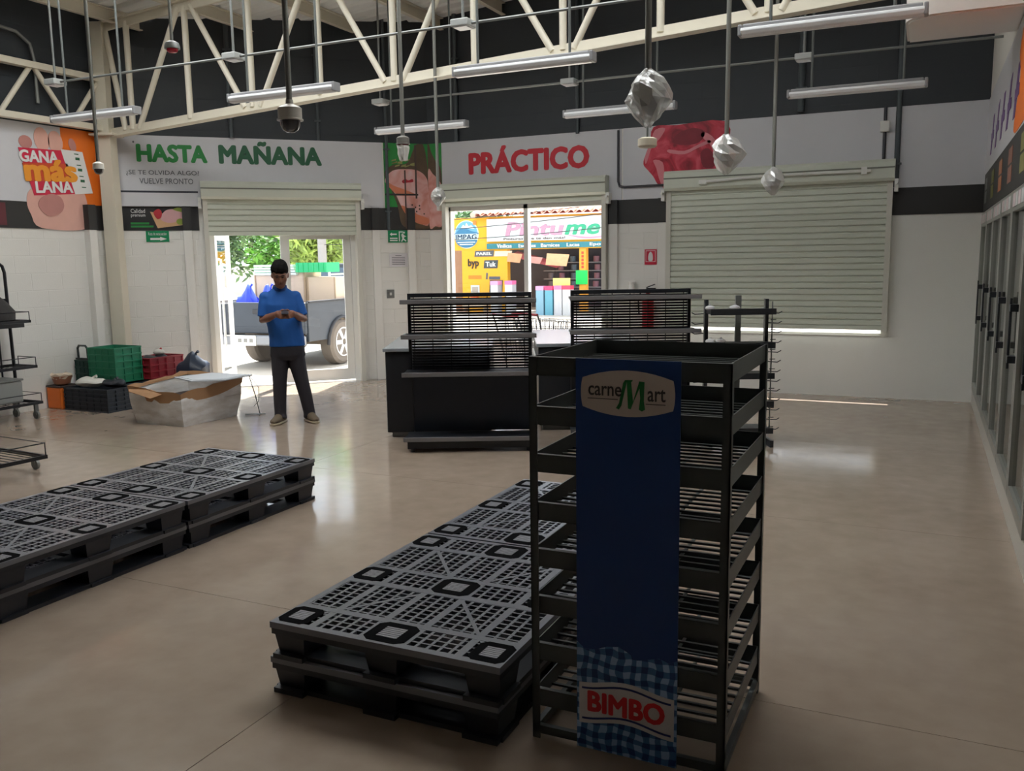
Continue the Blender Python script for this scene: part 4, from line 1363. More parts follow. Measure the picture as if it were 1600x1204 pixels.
cart('shopping cart with red handle nested behind the front one by the window', -4.30, 10.50, math.radians(60))
# ================================================================== WIRE DISPLAY RACKS at the left edge
wire_b = mat('wire_black', (30, 31, 36), .4)
def wire_tray(t, y0, y1, x0, x1, z, side=.09):
    """shelf tray: x toward the room, y along the wall"""
    s = MB().box(x0, x1, y1 - .02, y1, z - .03, z).box(x0, x1, y0, y0 + .02, z - .03, z).box(x1 - .02, x1, y0, y1, z - .03, z).box(x0, x0 + .02, y0, y1, z - .03, z).build('tray_frame', wire_b, t)
    mb = MB()
    k = y0 + .05
    while k < y1:
        mb.bar((x0, k, z - .008), (x1, k, z - .008), .006, .006)
        k += .06
    mb.build('tray_wires', wire_b, s)
    r = MB().tube([(x0 + .1, y1 - .01, z), (x0 + .1, y1 - .01, z + side), (x1 - .01, y1 - .01, z + side), (x1 - .01, y1 - .01, z)], .005, 6).tube([(x1 - .01, y1 - .01, z + side), (x1 - .01, y0, z + side)], .005, 6)
    r.build('guard_rail', wire_b, s)
t = thing('wire_rack', 'tall black wire shelf rack with rounded top at the left picture edge', 'rack', (-9.35, 6.50, 0))
fr = MB()
fr.tube([(.10, 0, .10), (.08, 0, 1.62), (.08, -.02, 1.69), (.08, -.07, 1.725), (.08, -.14, 1.735), (.08, -1.0, 1.735), (.08, -1.07, 1.70), (.08, -1.1, 1.62), (.10, -1.1, .10)], .018, 10)
fr.cyl((.08, 0, 1.32), (.08, -1.1, 1.32), .012, n=8)
for k in range(1, 8):
    fr.cyl((.085, -.14 * k, .15), (.08, -.14 * k, 1.73), .010, n=8)
fr.build('back_frame', wire_b, t, smooth=True)
wire_tray(t, -1.1, .02, .06, .42, 1.10)
wire_tray(t, -1.1, .02, .06, .46, .60)
wire_tray(t, -1.1, .02, .04, .50, .20)
MB().box(.10, .36, -1.0, -.02, 1.02, 1.065).build('bag_holder', wire_b, t)
for x, y in ((.10, -.03), (.44, -.03), (.10, -1.05), (.44, -1.05)):
    MB().cyl((x, y - .012, .045), (x, y + .012, .045), .045, n=14).box(x - .015, x + .015, y - .02, y + .02, .045, .17).build('caster', galv, t)
o = thing('dark_bag', 'dark grey bag lying on the upper shelf of the tall wire rack', 'bag', (-9.13, 6.26, 1.105))
MB().loft([((0, 0, 0), .14, .20, (1, 0, 0), (0, 1, 0)), ((0, 0, .09), .14, .21, (1, 0, 0), (0, 1, 0)), ((0, -.03, .2), .10, .15, (1, 0, 0), (0, 1, 0)), ((-.02, -.06, .30), .05, .07, (1, 0, 0), (0, 1, 0)), ((-.02, -.07, .33), .02, .03, (1, 0, 0), (0, 1, 0))], 16).build('bag_body', mat('bag_charcoal', (48, 46, 46), .7, bump=.5, bscale=15), o, smooth=True)
MB().tube([(-.02, -.1, .31), (-.02, -.08, .37), (-.02, -.04, .31)], .006, 6).build('bag_tie', black_plastic, o)
o = thing('gray_bin', 'pale grey folded sheet box on the lowest shelf of the tall wire rack', 'box', (-9.10, 6.22, .205))
MB().box(-.16, .16, -.24, .14, 0, .24).build('bin_body', mat('bin_grey', (140, 142, 140), .5), o, bevel=.02)
MB().box(-.17, .17, -.25, .15, .24, .262).build('bin_lid', mat('bin_lid_grey', (120, 122, 120), .5), o, bevel=.008)
t = thing('wire_rack', 'low black wire trolley base reaching in at the left picture edge', 'rack', (-6.95, 4.72, 0), math.radians(-4))
wire_tray(t, -1.3, .06, -.35, .50, .155, .10)
for x, y in ((.26, .10), (-.25, .02), (.26, -1.2), (-.25, -1.2)):
    MB().cyl((x, y - .012, .045), (x, y + .012, .045), .045, n=14).box(x - .015, x + .015, y - .02, y + .02, .045, .13).build('caster', galv, t)
fr = MB()
fr.tube([(-.33, -.15, .14), (-.33, -.15, 1.5), (-.33, -1.2, 1.5), (-.33, -1.2, .14)], .015, 8)
fr.build('back_frame', wire_b, t, smooth=True)
wire_tray(t, -1.3, -.62, -.33, .10, .75)
# ================================================================== CRATES, BAGS AND THE WRAPPED CARTON
def crate(label, x, y, z, rz, L, Wd, Hh, m, group=None, open_top=True, ribs=3):
    """ventilated crate, origin at base centre"""
    t = thing('plastic_crate', label, 'crate', (x, y, z), rz, group)
    e = .012
    a, b = L / 2, Wd / 2
    s = MB().box(-a, a, -b, b, 0, e)
    for (x0, x1, y0, y1) in ((-a, a, -b, -b + e), (-a, a, b - e, b), (-a, -a + e, -b, b), (a - e, a, -b, b)):
        s.box(x0, x1, y0, y1, e, Hh)
    s.build('crate_shell', m, t)
    r = MB()
    for k in range(ribs + 1):
        zz = k * (Hh - .018) / ribs
        r.box(-a - .012, a + .012, -b - .012, -b, zz, zz + .018).box(-a - .012, a + .012, b, b + .012, zz, zz + .018).box(-a - .012, -a, -b, b, zz, zz + .018).box(a, a + .012, -b, b, zz, zz + .018)
    r.build('crate_ribs', m, t)
    v = MB()
    nx = max(3, int(L / .11))
    for k in range(nx + 1):
        xx = -a + L * k / nx
        v.box(xx - .008, xx + .008, -b - .010, -b, 0, Hh).box(xx - .008, xx + .008, b, b + .010, 0, Hh)
    ny = max(2, int(Wd / .11))
    for k in range(ny + 1):
        yy = -b + Wd * k / ny
        v.box(-a - .010, -a, yy - .008, yy + .008, 0, Hh).box(a, a + .010, yy - .008, yy + .008, 0, Hh)
    v.build('crate_stiles', m, t)
    return t
c_green = mat('crate_green', (20, 118, 84), .5, noise=.06)
c_red = mat('crate_red', (140, 30, 44), .5, noise=.06)
c_black = mat('crate_black', (40, 46, 54), .5, noise=.08)
c_orange = mat('box_orange', (226, 112, 28), .5)
R0 = 0
t = thing('orange_box', 'orange box on the floor left of the black crates', 'box', (-9.31, 7.13, 0), 0)
MB().box(-.12, .13, -.13, .13, 0, .26).build('box_body', c_orange, t, bevel=.02)
MB().box(-.125, .135, -.135, .135, .26, .28).build('box_lid', mat('box_dark_lid', (60, 50, 44), .6), t, bevel=.008)
MB().box(.13, .14, -.05, .05, .17, .2).build('box_handle', mat('box_dark_lid', (60, 50, 44), .6), t)
crate('wide black crate on the floor between the orange box and the wrapped carton', -8.78, 7.20, 0, 0, .70, .36, .27, c_black, 'black crates on the floor', ribs=5)
crate('black crate on the floor under the green crate', -9.02, 7.60, 0, 0, .78, .36, .27, c_black, 'black crates on the floor', ribs=4)
crate('small dark green crate beside the bright green crate', -9.30, 7.58, .282, 0, .20, .34, .26, mat('crate_dark_green', (22, 62, 56), .5), 'stacked crates in the corner', ribs=3)
crate('bright green ribbed crate stacked by the column', -8.93, 7.59, .282, 0, .44, .38, .42, c_green, 'stacked crates in the corner', ribs=5)
crate('dark red ribbed crate right of the green crate', -8.78, 8.08, .282, 0, .36, .52, .26, c_red, 'stacked crates in the corner', ribs=3)
crate('black crate underneath the dark red crate', -8.78, 8.08, 0, 0, .38, .52, .27, c_black, 'black crates on the floor', ribs=4)
t = thing('hand_loop', 'dark loop handle sticking up left of the green crate', 'handle', (-9.30, 7.44, .545), 0)
MB().tube([(-.08, 0, 0), (-.085, 0, .14), (-.06, 0, .17), (.05, 0, .17), (.08, 0, .14), (.085, 0, .0)], .014, 8).build('loop_tube', mat('loop_dark', (44, 52, 50), .5), t, smooth=True)
MB().box(-.11, .11, -.02, .02, -.0, .02).build('loop_base', black_plastic, t)
def soft(label, name, cat, x, y, z, rx, ry, rz, m, seed, rot=0, extra=None, group=None):
    """slumped bag: flattened crumpled blob with a tie"""
    t = thing(name, label, cat, (x, y, z), rot, group)
    mb = MB().ball((0, 0, rz * .8), rx, ry, rz, 18, 10)
    rnd = random.Random(seed)
    vv = []
    for (a, b, c) in mb.v:
        c = max(c, 0)
        k = 1 + .10 * math.sin(a * 31 + seed) * math.cos(b * 27 + seed) + .05 * rnd.uniform(-1, 1)
        vv.append((a * k, b * k, c * (1 + .12 * math.sin(a * 22 + b * 17 + seed))))
    mb.v = vv
    mb.build('bag_body', m, t, smooth=True)
    MB().tube([(rx * .2, 0, rz * 1.55), (rx * .25, .01, rz * 1.9), (rx * .4, .015, rz * 2.0)], [.02, .012, .02], 8).build('bag_knot', m if not extra else extra, t, smooth=True)
    return t
bw = mat('bag_white', (206, 204, 196), .5)
bd = mat('bag_dark', (30, 34, 42), .42)
soft('white crumpled plastic bag lying on the black crates', 'plastic_bag', 'bag', -8.86, 7.16, .275, .19, .12, .06, bw, 3, .2)
soft('dark cloth lying on the black crates below the green crate', 'dark_cloth', 'cloth', -8.58, 7.24, .275, .15, .12, .05, bd, 5, R0)
soft('dark blue-black backpack leaning right of the red crate', 'backpack', 'bag', -8.30, 8.22, .20, .21, .19, .20, mat('bag_navy', (34, 44, 62), .4), 8, R0)
t = thing('stool_box', 'black plastic tub under the backpack by the entrance', 'tub', (-8.30, 8.22, 0), R0)
MB().lathe([(.20, 0), (.22, .19), (.235, .19), (.235, .2), (.1, .2)], 20).build('tub_body', c_black, t, smooth=True)
MB().lathe([(.235, .165), (.245, .17), (.245, .18), (.235, .185)], 20).build('tub_rim', black_plastic, t)
soft('dark bag bulging out of the red crate', 'plastic_bag', 'bag', -8.78, 8.06, .40, .16, .20, .09, bd, 11, R0)
soft('white and red plastic bag on top of the red crate', 'plastic_bag', 'bag', -8.74, 8.10, .56, .07, .07, .035, bw, 14, 0, mat('bag_red_print', (176, 40, 48), .5))
t = thing('paper_pot', 'brown paper lined bowl on top of the orange box', 'bowl', (-9.27, 7.10, .28), 0)
MB().lathe([(.06, 0), (.09, .02), (.115, .11), (.105, .11), (.08, .03)], 18).build('bowl_shell', mat('bowl_brown', (150, 98, 74), .6, noise=.2), t, smooth=True)
crumple(MB().lathe([(.105, .08), (.12, .13), (.09, .14), (.05, .11)], 14), .012, 4).build('paper_lining', mat('paper_cream', (196, 180, 160), .7), t, smooth=True)
# carton wrapped in stretch film
def film():
    m = bpy.data.materials.new('stretch_film')
    m.use_nodes = True
    nt = m.node_tree
    b = nt.nodes['Principled BSDF']
    tc = nt.nodes.new('ShaderNodeTexCoord')
    mp = nt.nodes.new('ShaderNodeMapping')
    mp.inputs['Rotation'].default_value = (0, .5, .3)
    mp.inputs['Scale'].default_value = (3, 3, 9)
    n = nt.nodes.new('ShaderNodeTexNoise')
    n.inputs['Scale'].default_value = 1.6
    n.inputs['Detail'].default_value = 4
    nt.links.new(tc.outputs['Object'], mp.inputs[0])
    nt.links.new(mp.outputs[0], n.inputs['Vector'])
    r = nt.nodes.new('ShaderNodeValToRGB')
    r.color_ramp.elements[0].position = .38
    r.color_ramp.elements[0].color = (lin(196), lin(190), lin(184), 1)
    r.color_ramp.elements[1].position = .62
    r.color_ramp.elements[1].color = (lin(214), lin(212), lin(210), 1)
    nt.links.new(n.outputs['Fac'], r.inputs[0])
    nt.links.new(r.outputs[0], b.inputs['Base Color'])
    b.inputs['Roughness'].default_value = .22
    bp = nt.nodes.new('ShaderNodeBump')
    bp.inputs['Strength'].default_value = .25
    bp.inputs['Distance'].default_value = .02
    nt.links.new(n.outputs['Fac'], bp.inputs['Height'])
    nt.links.new(bp.outputs[0], b.inputs['Normal'])
    return m
fl_m = film()
t = thing('wrapped_carton', 'big open carton wrapped in clear stretch film on the floor', 'carton', (-7.275, 7.08, 0), 0)
# corner positions (bottom narrower than top)
bt = [(-.335, -.385), (.335, -.39), (.36, .37), (-.34, .38)]
tp_ = [(-.42, -.40), (.35, -.42), (.42, .40), (-.40, .42)]
zt4 = [.36, .32, .42, .43]
mb = MB()
vs = []
def lerp2(p, q, u): return (p[0] + (q[0] - p[0]) * u, p[1] + (q[1] - p[1]) * u)
N = 8
rnd = random.Random(5)
loops = []
for lv in range(6):
    f = lv / 5
    ring = []
    for i in range(4):
        j = (i + 1) % 4
        for s in range(N):
            u = s / N
            pb, pt = lerp2(bt[i], bt[j], u), lerp2(tp_[i], tp_[j], u)
            p = lerp2(pb, pt, f)
            zz = (zt4[i] * (1 - u) + zt4[j] * u) * f
            bul = .012 * math.sin(PI * f) + rnd.uniform(-.006, .006)
            d = math.hypot(*p)
            ring.append((p[0] * (1 + bul / d), p[1] * (1 + bul / d), zz))
    loops.append(ring)
M4 = 4 * N
vs = [p for rg in loops for p in rg]
fs = [tuple(reversed(range(M4)))]
for lv in range(5):
    for k in range(M4):
        fs.append((lv * M4 + k, lv * M4 + (k + 1) % M4, (lv + 1) * M4 + (k + 1) % M4, (lv + 1) * M4 + k))
mb.add(vs, fs)
body = mb.build('film_wrap', fl_m, t, smooth=True)
sd = body.modifiers.new('thick', 'SOLIDIFY')
sd.thickness = .006
sd.offset = 0
# torn cardboard rim above the film
top = loops[-1]
vs = [(p[0] * 1.004, p[1] * 1.004, p[2] - (.05 + .05 * abs(math.sin(k * .39)))) for k, p in enumerate(top)] + [(p[0] * 1.03, p[1] * 1.03, p[2] + .035 + rnd.uniform(-.012, .02)) for p in top] + [(p[0] * .97, p[1] * .97, p[2] + .0) for p in top]
mb = MB().add(vs, [(k, (k + 1) % M4, M4 + (k + 1) % M4, M4 + k) for k in range(M4)] + [(M4 + k, M4 + (k + 1) % M4, 2 * M4 + (k + 1) % M4, 2 * M4 + k) for k in range(M4)])
mb.build('carton_rim', cardboard, t, smooth=True)
mb = MB().add([(p[0] * .985, p[1] * .985, .24) for p in top], [tuple(range(M4))])
mb.build('carton_contents', mat('contents_dark', (60, 50, 46), .8), t)
MB().add([(-.42, -.40, .37), (-.30, -.50, .36), (.0, -.50, .30), (.10, -.42, .34), (-.1, -.40, .38)], [(0, 1, 2, 3, 4)]).build('carton_flap', cardboard, t)
MB().add([(-.40, .1, .42), (-.50, .05, .41), (-.52, -.3, .37), (-.42, -.38, .38)], [(0, 1, 2, 3)]).build('carton_flap', cardboard, t)
o = thing('cover_sheet', 'pale grey board lying across the top of the wrapped carton', 'board', (-7.10, 7.18, .455), math.radians(8))
MB().slab([(-.30, -.12), (.10, -.36), (.40, -.20), (.46, .22), (-.12, .30)], 0, .012).build('sheet', mat('sheet_grey', (186, 190, 196), .5), o)
MB().slab([(-.26, -.10), (.08, -.30), (.36, -.17), (.41, .18), (-.10, .26)], .012, .016).build('sheet_face', mat('sheet_pale', (198, 202, 208), .5), o)
t = thing('wire_stand', 'thin grey wire stand beside the wrapped carton', 'stand', (-6.78, 7.52, 0), .6)
MB().tube([(0, 0, .46), (.06, 0, .22), (.10, 0, .005)], .006, 6).build('stand_rod', galv, t)
MB().tube([(-.06, 0, .01), (.16, 0, .01)], .006, 6).tube([(.10, -.07, .008), (.10, .07, .008)], .006, 6).build('stand_foot', galv, t)
MB().tube([(0, 0, .46), (.10, .02, .30), (.09, .02, .15), (.04, 0, .1)], .004, 6).build('stand_wire', galv, t)
# ================================================================== MAN WITH PHONE
def remeshed(mb, name, m, parent, vox=.009, it=6, fac=.5):
    o = mb.build(name, m, parent, smooth=False)
    r = o.modifiers.new('remesh', 'REMESH')
    r.mode = 'VOXEL'
    r.voxel_size = vox
    r.use_smooth_shade = True
    s = o.modifiers.new('smooth', 'SMOOTH')
    s.iterations = it
    s.factor = fac
    return o
skin = mat('skin', (132, 88, 68), .5)
shirt_m = mat('polo_blue', (18, 86, 164), .75, noise=.05, nscale=6, bump=.3, bscale=12)
jean_m = mat('trousers_dark', (40, 38, 46), .8, noise=.12, nscale=9, bump=.3, bscale=14)
hair_m = mat('hair_black', (16, 13, 13), .85, spec=.15)
shoe_m = mat('shoe_brown', (98, 84, 66), .7, noise=.1)
sole_m = mat('sole_cream', (172, 158, 134), .6)
X, Yv, Zv = (1, 0, 0), (0, 1, 0), (0, 0, 1)
bd_ = MB()
cx = -.075
hipz = .86
# torso core
bd_.loft([((-.03, 0, .80), .15, .10, X, Yv), ((-.035, 0, .95), .145, .10, X, Yv), ((-.05, 0, 1.10), .155, .105, X, Yv), ((cx, 0, 1.25), .175, .10, X, Yv), ((cx, .0, 1.33), .14, .075, X, Yv), ((cx, -.02, 1.40), .06, .06, X, Yv), ((cx, -.05, 1.46), .052, .055, X, Yv)], 20)
# head: tilted forward, looking down
hc = Vector((cx + .008, -.085, 1.565))
tilt = math.radians(24)
def H(x, y, z):
    """head local (x right, y back, z up) to body"""
    return (hc.x + x, hc.y + y * math.cos(tilt) - z * math.sin(tilt), hc.z + y * math.sin(tilt) + z * math.cos(tilt))
hs, hfwd = X, (0, math.cos(tilt), math.sin(tilt))
rings = []
for z, rx, ry, yo in ((-.125, .028, .03, -.055), (-.115, .045, .05, -.045), (-.085, .058, .072, -.028), (-.05, .068, .086, -.012), (-.01, .075, .095, .0), (.03, .079, .100, .004), (.07, .076, .096, .008), (.10, .062, .08, .01), (.122, .038, .05, .012), (.132, .012, .016, .012)):
    rings.append((H(0, yo, z), rx, ry, hs, hfwd))
bd_.loft(rings, 20)
# nose, brow, lips, ears
bd_.tube([H(0, -.092, .015), H(0, -.104, -.012), H(0, -.112, -.034), H(0, -.098, -.044)], [.009, .012, .016, .010], 10)
bd_.tube([H(-.045, -.085, .022), H(-.02, -.096, .026), H(.02, -.096, .026), H(.045, -.085, .022)], .010, 8)
bd_.tube([H(-.024, -.086, -.066), H(0, -.096, -.068), H(.024, -.086, -.066)], .010, 8)
bd_.ball(H(0, -.078, -.105), .022, .020, .018)
for s in (-1, 1):
    bd_.ball(H(s * .079, .008, -.012), .012, .02, .033)
    bd_.ball(H(s * .045, -.058, -.03), .024, .024, .024)
# legs inside trousers
lk, rk_ = (-.125, -.02, .44), (.10, -.03, .44)
la, ra = (-.135, .0, .08), (.165, -.0, .08)
bd_.limb([(-.11, 0, .84), (-.115, -.01, .65), lk, (-.13, 0, .27), la], [.075, .068, .052, .05, .04])
bd_.limb([(.04, 0, .84), (.06, -.01, .65), rk_, (.13, 0, .27), ra], [.075, .068, .052, .05, .04])
# arms: shoulder, elbow, wrist
ls, le, lw = (cx - .150, .0, 1.335), (-.262, -.03, 1.095), (-.125, -.255, 1.165)
rs, re_, rw = (cx + .150, .0, 1.335), (.150, -.04, 1.095), (.055, -.265, 1.165)
for s, e, w in ((ls, le, lw), (rs, re_, rw)):
    s_, e_, w_ = Vector(s), Vector(e), Vector(w)
    bd_.limb([s_, s_.lerp(e_, .5), e_, e_.lerp(w_, .35), e_.lerp(w_, .75), w_], [.055, .047, .041, .043, .034, .028], 14)
# hands: palm and five curled fingers each around the phone
phone_c = Vector((-.035, -.345, 1.190))
def hand(w, side):
    """side -1: viewer's left hand; fingers wrap behind the phone, thumb over the screen"""
    w = Vector(w)
    pc = phone_c + Vector((side * .050, .045, -.018))
    bd_.limb([w, w.lerp(pc, .45), pc], [.029, .036, .034], 12)
    bd_.limb([w.lerp(pc, .5) + Vector((0, -.0, -.012)), pc + Vector((0, -.0, -.02))], [.03, .032], 12)
    for k in range(4):
        base_ = pc + Vector((side * (.004 - .002 * k), -.012 + .002 * k, -.028 + .0175 * k - .012))
        ln = (.9, 1.05, 1.0, .85)[k]
        m1 = base_ + Vector((-side * .018 * ln, -.030 * ln, -.004))
        m2 = m1 + Vector((-side * .028 * ln, -.012 * ln, .0))
        m3 = m2 + Vector((-side * .020 * ln, .008, .004))
        bd_.limb([base_, m1, m2, m3], [.0105, .0095, .0088, .007], 8)
    tb = pc + Vector((-side * .002, .0, .020))
    bd_.limb([tb, tb + Vector((-side * .022, -.014, .020)), tb + Vector((-side * .044, -.026, .018))], [.013, .0105, .008], 8)
hand(lw, -1)
hand(rw, 1)
FA = math.radians(39.4)
person = remeshed(bd_, 'person', skin, None, .0065, 3, .4)
person.location = (-6.03, 7.34, 0)
person.rotation_euler = (0, 0, FA)
tag(person, 'man in a blue polo shirt and dark trousers looking down at his phone', 'person')
sh = MB()
sh.loft([((-.03, 0, .815), .185, .125, X, Yv), ((-.03, 0, .90), .18, .125, X, Yv), ((-.045, 0, 1.02), .176, .128, X, Yv), ((-.06, 0, 1.14), .188, .130, X, Yv), ((cx, 0, 1.25), .190, .125, X, Yv), ((cx, 0, 1.33), .175, .10, X, Yv), ((cx, -.005, 1.385), .125, .08, X, Yv), ((cx, -.015, 1.425), .072, .068, X, Yv)], 24)
for s, e in ((ls, le), (rs, re_)):
    s_, e_ = Vector(s), Vector(e)
    sh.ball(s_ + Vector((0, 0, -.005)), .066, .066, .062, 16, 12)
    sh.limb([s_, s_.lerp(e_, .3), s_.lerp(e_, .62), s_.lerp(e_, .86)], [.060, .064, .062, .060], 16)
remeshed(sh, 'polo_shirt', shirt_m, person, .009, 5)
co = MB().loft([((cx, -.018, 1.405), .080, .075, X, (0, 1, .2)), ((cx, -.028, 1.448), .070, .070, X, (0, 1, .2)), ((cx, -.032, 1.452), .062, .062, X, (0, 1, .2)), ((cx, -.022, 1.41), .060, .06, X, (0, 1, .2))], 20)
co.build('shirt_collar', mat('polo_collar', (14, 66, 132), .75), person, smooth=True)
tr = MB()
tr.loft([((-.03, 0, .87), .165, .112, X, Yv), ((-.03, 0, .80), .178, .122, X, Yv), ((-.028, 0, .72), .182, .12, X, Yv), ((-.028, 0, .675), .165, .10, X, Yv)], 20)
tr.limb([(-.105, 0, .78), (-.115, -.005, .62), (-.125, -.01, .44), (-.132, 0, .27), (-.135, .0, .10), (-.135, -.01, .045)], [.092, .088, .074, .068, .062, .066], 16)
tr.limb([(.045, 0, .78), (.065, -.005, .62), (.10, -.015, .44), (.135, -.005, .27), (.163, .0, .10), (.165, -.01, .045)], [.092, .088, .074, .068, .062, .066], 16)
remeshed(tr, 'trousers', jean_m, person, .009, 4)
ha = MB()
rings = []
for z, rx, ry, yo in ((-.035, .070, .062, .045), (-.005, .080, .080, .032), (.03, .086, .098, .018), (.07, .087, .108, .006), (.105, .078, .098, .004), (.135, .056, .070, .006), (.15, .02, .026, .008)):
    rings.append((H(0, yo, z), rx, ry, hs, hfwd))
ha.loft(rings, 20)
crumple(ha, .006, 2)
remeshed(ha, 'hair', hair_m, person, .007, 3)
for s in (-1, 1):
    MB().tube([H(s * .045, -.094, .028), H(s * .03, -.101, .034), H(s * .014, -.102, .030)], .005, 6).build('eyebrow', hair_m, person)
    MB().ball(H(s * .030, -.090, .006), .012, .008, .006, 10, 6).build('eye', mat('eye_dark', (30, 24, 22), .3), person, smooth=True)
MB().tube([H(-.022, -.100, -.067), H(0, -.107, -.070), H(.022, -.100, -.067)], .0035, 6).build('lips', mat('lips', (110, 62, 56), .5), person)
for (ax, ay, az), yw in ((la, -.45), (ra, .35)):
    d = Vector((math.sin(yw), -math.cos(yw), 0))
    sd_ = Vector((d.y, -d.x, 0))
    def rr(f, z, w, h_): return (Vector((ax, ay, 0)) + d * f + Vector((0, 0, z)), w, h_, sd_, Zv)
    so_ = MB().loft([rr(-.085, .060, .030, .045), rr(-.06, .066, .043, .058), rr(.0, .075, .046, .068), rr(.05, .060, .047, .050), rr(.11, .048, .050, .036), rr(.16, .040, .044, .028), rr(.19, .034, .02, .014)], 16)
    shoe = so_.build('shoe', shoe_m, person, smooth=True)
    so2 = MB().loft([rr(-.095, .013, .030, .013), rr(-.06, .013, .047, .013), rr(.05, .013, .050, .013), rr(.12, .013, .054, .013), rr(.175, .013, .044, .013), rr(.205, .013, .018, .012)], 16, 3)
    so2.build('sole', sole_m, shoe, smooth=True)
# phone held in both hands
pm_ = Matrix.Rotation(FA, 4, 'Z')
pw = pm_ @ phone_c + Vector((-6.03, 7.34, 0))
ph = thing('phone', 'smartphone held in the hands of the man', 'phone', pw, FA)
o = MB().box(-.036, .036, -.0045, .0045, -.075, .075).build('phone_body', mat('phone_case', (60, 58, 62), .35), ph, bevel=.004)
o.rotation_euler = (math.radians(-78), 0, 0)
o2 = MB().box(-.033, .033, .0046, .0054, -.070, .070).build('phone_screen', mat('phone_screen', (20, 22, 26), .1), ph)
o2.rotation_euler = (math.radians(-78), 0, 0)
# ================================================================== OUTSIDE
struct('ground_outside', MB().slab([(-45, 8.4), (LX - .22, 8.4), (-6.55, PY + .25), (20, PY + .25), (20, 70), (-45, 70)], -.25, -.02), mat('pale_ground', (178, 170, 158), .9, noise=.08, nscale=1.5))
# ------------------------------------------------------------------ pickup truck
TRX = -9.62
truck = thing('pickup_truck', 'dusty dark grey pickup truck loaded with boxes outside the entrance', 'truck', (TRX, 11.0, -.02), math.radians(4))
tm = mat('truck_paint', (44, 50, 58), .45, noise=.2, nscale=4)
tdk = mat('truck_trim', (36, 36, 40), .6)
dust = mat('dusty_bumper', (134, 120, 104), .7, noise=.15)
hw = .86
# bed sides, with wheel arch cut on the profile (y,z) extruded in x
def side_profile(arch_y, y0, y1, z0, z1, r=.43):
    p = [(y0, z0)]
    a0 = arch_y - r
    p.append((a0, z0))
    for i in range(9):
        a = PI - PI * i / 8
        p.append((arch_y + r * math.cos(a), max(z0, .36 + r * math.sin(a))))
    p += [(arch_y + r, z0), (y1, z0), (y1, z1), (y0, z1)]
    return p
for s in (-1, 1):
    p = side_profile(1.05, .08, 2.05, .46, 1.08)
    n = len(p)
    mb = MB().add([(s * x, y, z) for x in (hw - .06, hw) for y, z in p], [tuple(range(n)), tuple(range(n, 2 * n))] + [(i, (i + 1) % n, n + (i + 1) % n, n + i) for i in range(n)])
    o = mb.build('bed_side', tm, truck, bevel=.012)
    ar = MB()
    pts = [(s * (hw + .01), 1.05 + .44 * math.cos(PI - PI * i / 10), .36 + .44 * math.sin(PI - PI * i / 10)) for i in range(11)]
    ar.tube(pts, .028, 8).build('wheel_arch', tdk, o, smooth=True)
    MB().box(s * hw - .05, s * hw + .02, .1, 2.05, 1.07, 1.10).build('bed_rail', tdk, o, bevel=.006)
MB().box(-hw + .05, hw - .05, .1, 2.05, .60, .64).build('bed_floor', tdk, truck)
tg = MB().box(-hw + .02, hw - .02, .02, .09, .58, 1.08).build('tailgate', tm, truck, bevel=.02)
MB().box(-.14, .14, .0, .02, .90, .97).build('tailgate_handle', tdk, tg, bevel=.006)
MB().box(-.70, .70, .012, .02, .66, .69).build('tailgate_crease', tm, tg)
for s in (-1, 1):
    MB().box(s * (hw - .09) - .06, s * (hw - .09) + .06, .03, .08, .66, 1.05).build('tail_lamp', mat('tail_lamp_red', (150, 26, 30), .25), truck, bevel=.01)
bmp = MB().box(-hw + .02, hw - .02, -.10, .05, .40, .56).build('rear_bumper', mat('bumper_grey', (126, 128, 132), .45, metal=.3), truck, bevel=.03)
MB().box(-.42, -.02, -.112, -.10, .40, .56).build('plate', mat('licence_plate', (224, 224, 216), .5), bmp)
for k in range(3):
    MB().box(-.36 + .11 * k, -.29 + .11 * k, -.116, -.112, .45, .51).build('plate_mark', mat('plate_ink', (120, 120, 116), .5), bmp)
# cab
cab = MB()
prof = [(2.05, .46), (4.2, .46), (4.2, 1.02), (5.25, .95), (5.3, .46), (5.3, .95), (4.25, 1.10), (3.75, 1.66), (2.35, 1.70), (2.10, 1.12)]
prof = [(2.08, .46), (5.3, .46), (5.3, .92), (4.2, 1.05), (3.7, 1.64), (2.45, 1.68), (2.12, 1.10)]
n = len(prof)
cab.add([(x * (1 if z < 1.2 else .84), y, z) for x in (-hw, hw) for y, z in prof], [tuple(range(n)), tuple(range(n, 2 * n))] + [(i, (i + 1) % n, n + (i + 1) % n, n + i) for i in range(n)])
cb = cab.build('cab', tm, truck, bevel=.03)
tgl = mat('truck_glass', (70, 88, 104), .08)
for s in (-1, 1):
    q = [(2.30, 1.13), (2.98, 1.12), (2.98, 1.58), (2.55, 1.60)]
    q2 = [(3.05, 1.12), (4.02, 1.10), (3.62, 1.56), (3.05, 1.58)]
    for qq in (q, q2):
        f = lambda z: hw - (z - 1.08) / .6 * .16 * 1.0 + .006
        MB().add([(s * f(z), y, z) for y, z in qq] + [(s * (f(z) - .02), y, z) for y, z in qq], [(0, 1, 2, 3), (7, 6, 5, 4), (0, 4, 5, 1), (1, 5, 6, 2), (2, 6, 7, 3), (3, 7, 4, 0)]).build('side_window', tgl, cb)
    MB().box(s * hw - .008, s * hw + .008, 2.20, 2.215, .52, 1.1).build('door_gap', tdk, cb)
    MB().box(s * hw - .01, s * hw + .02, 2.35, 2.5, .98, 1.01).build('door_handle', tdk, cb)
    MB().box(s * (hw - .02) - .08, s * (hw - .02) + .08, 2.1, 4.2, .38, .44).build('running_board', tdk, truck)
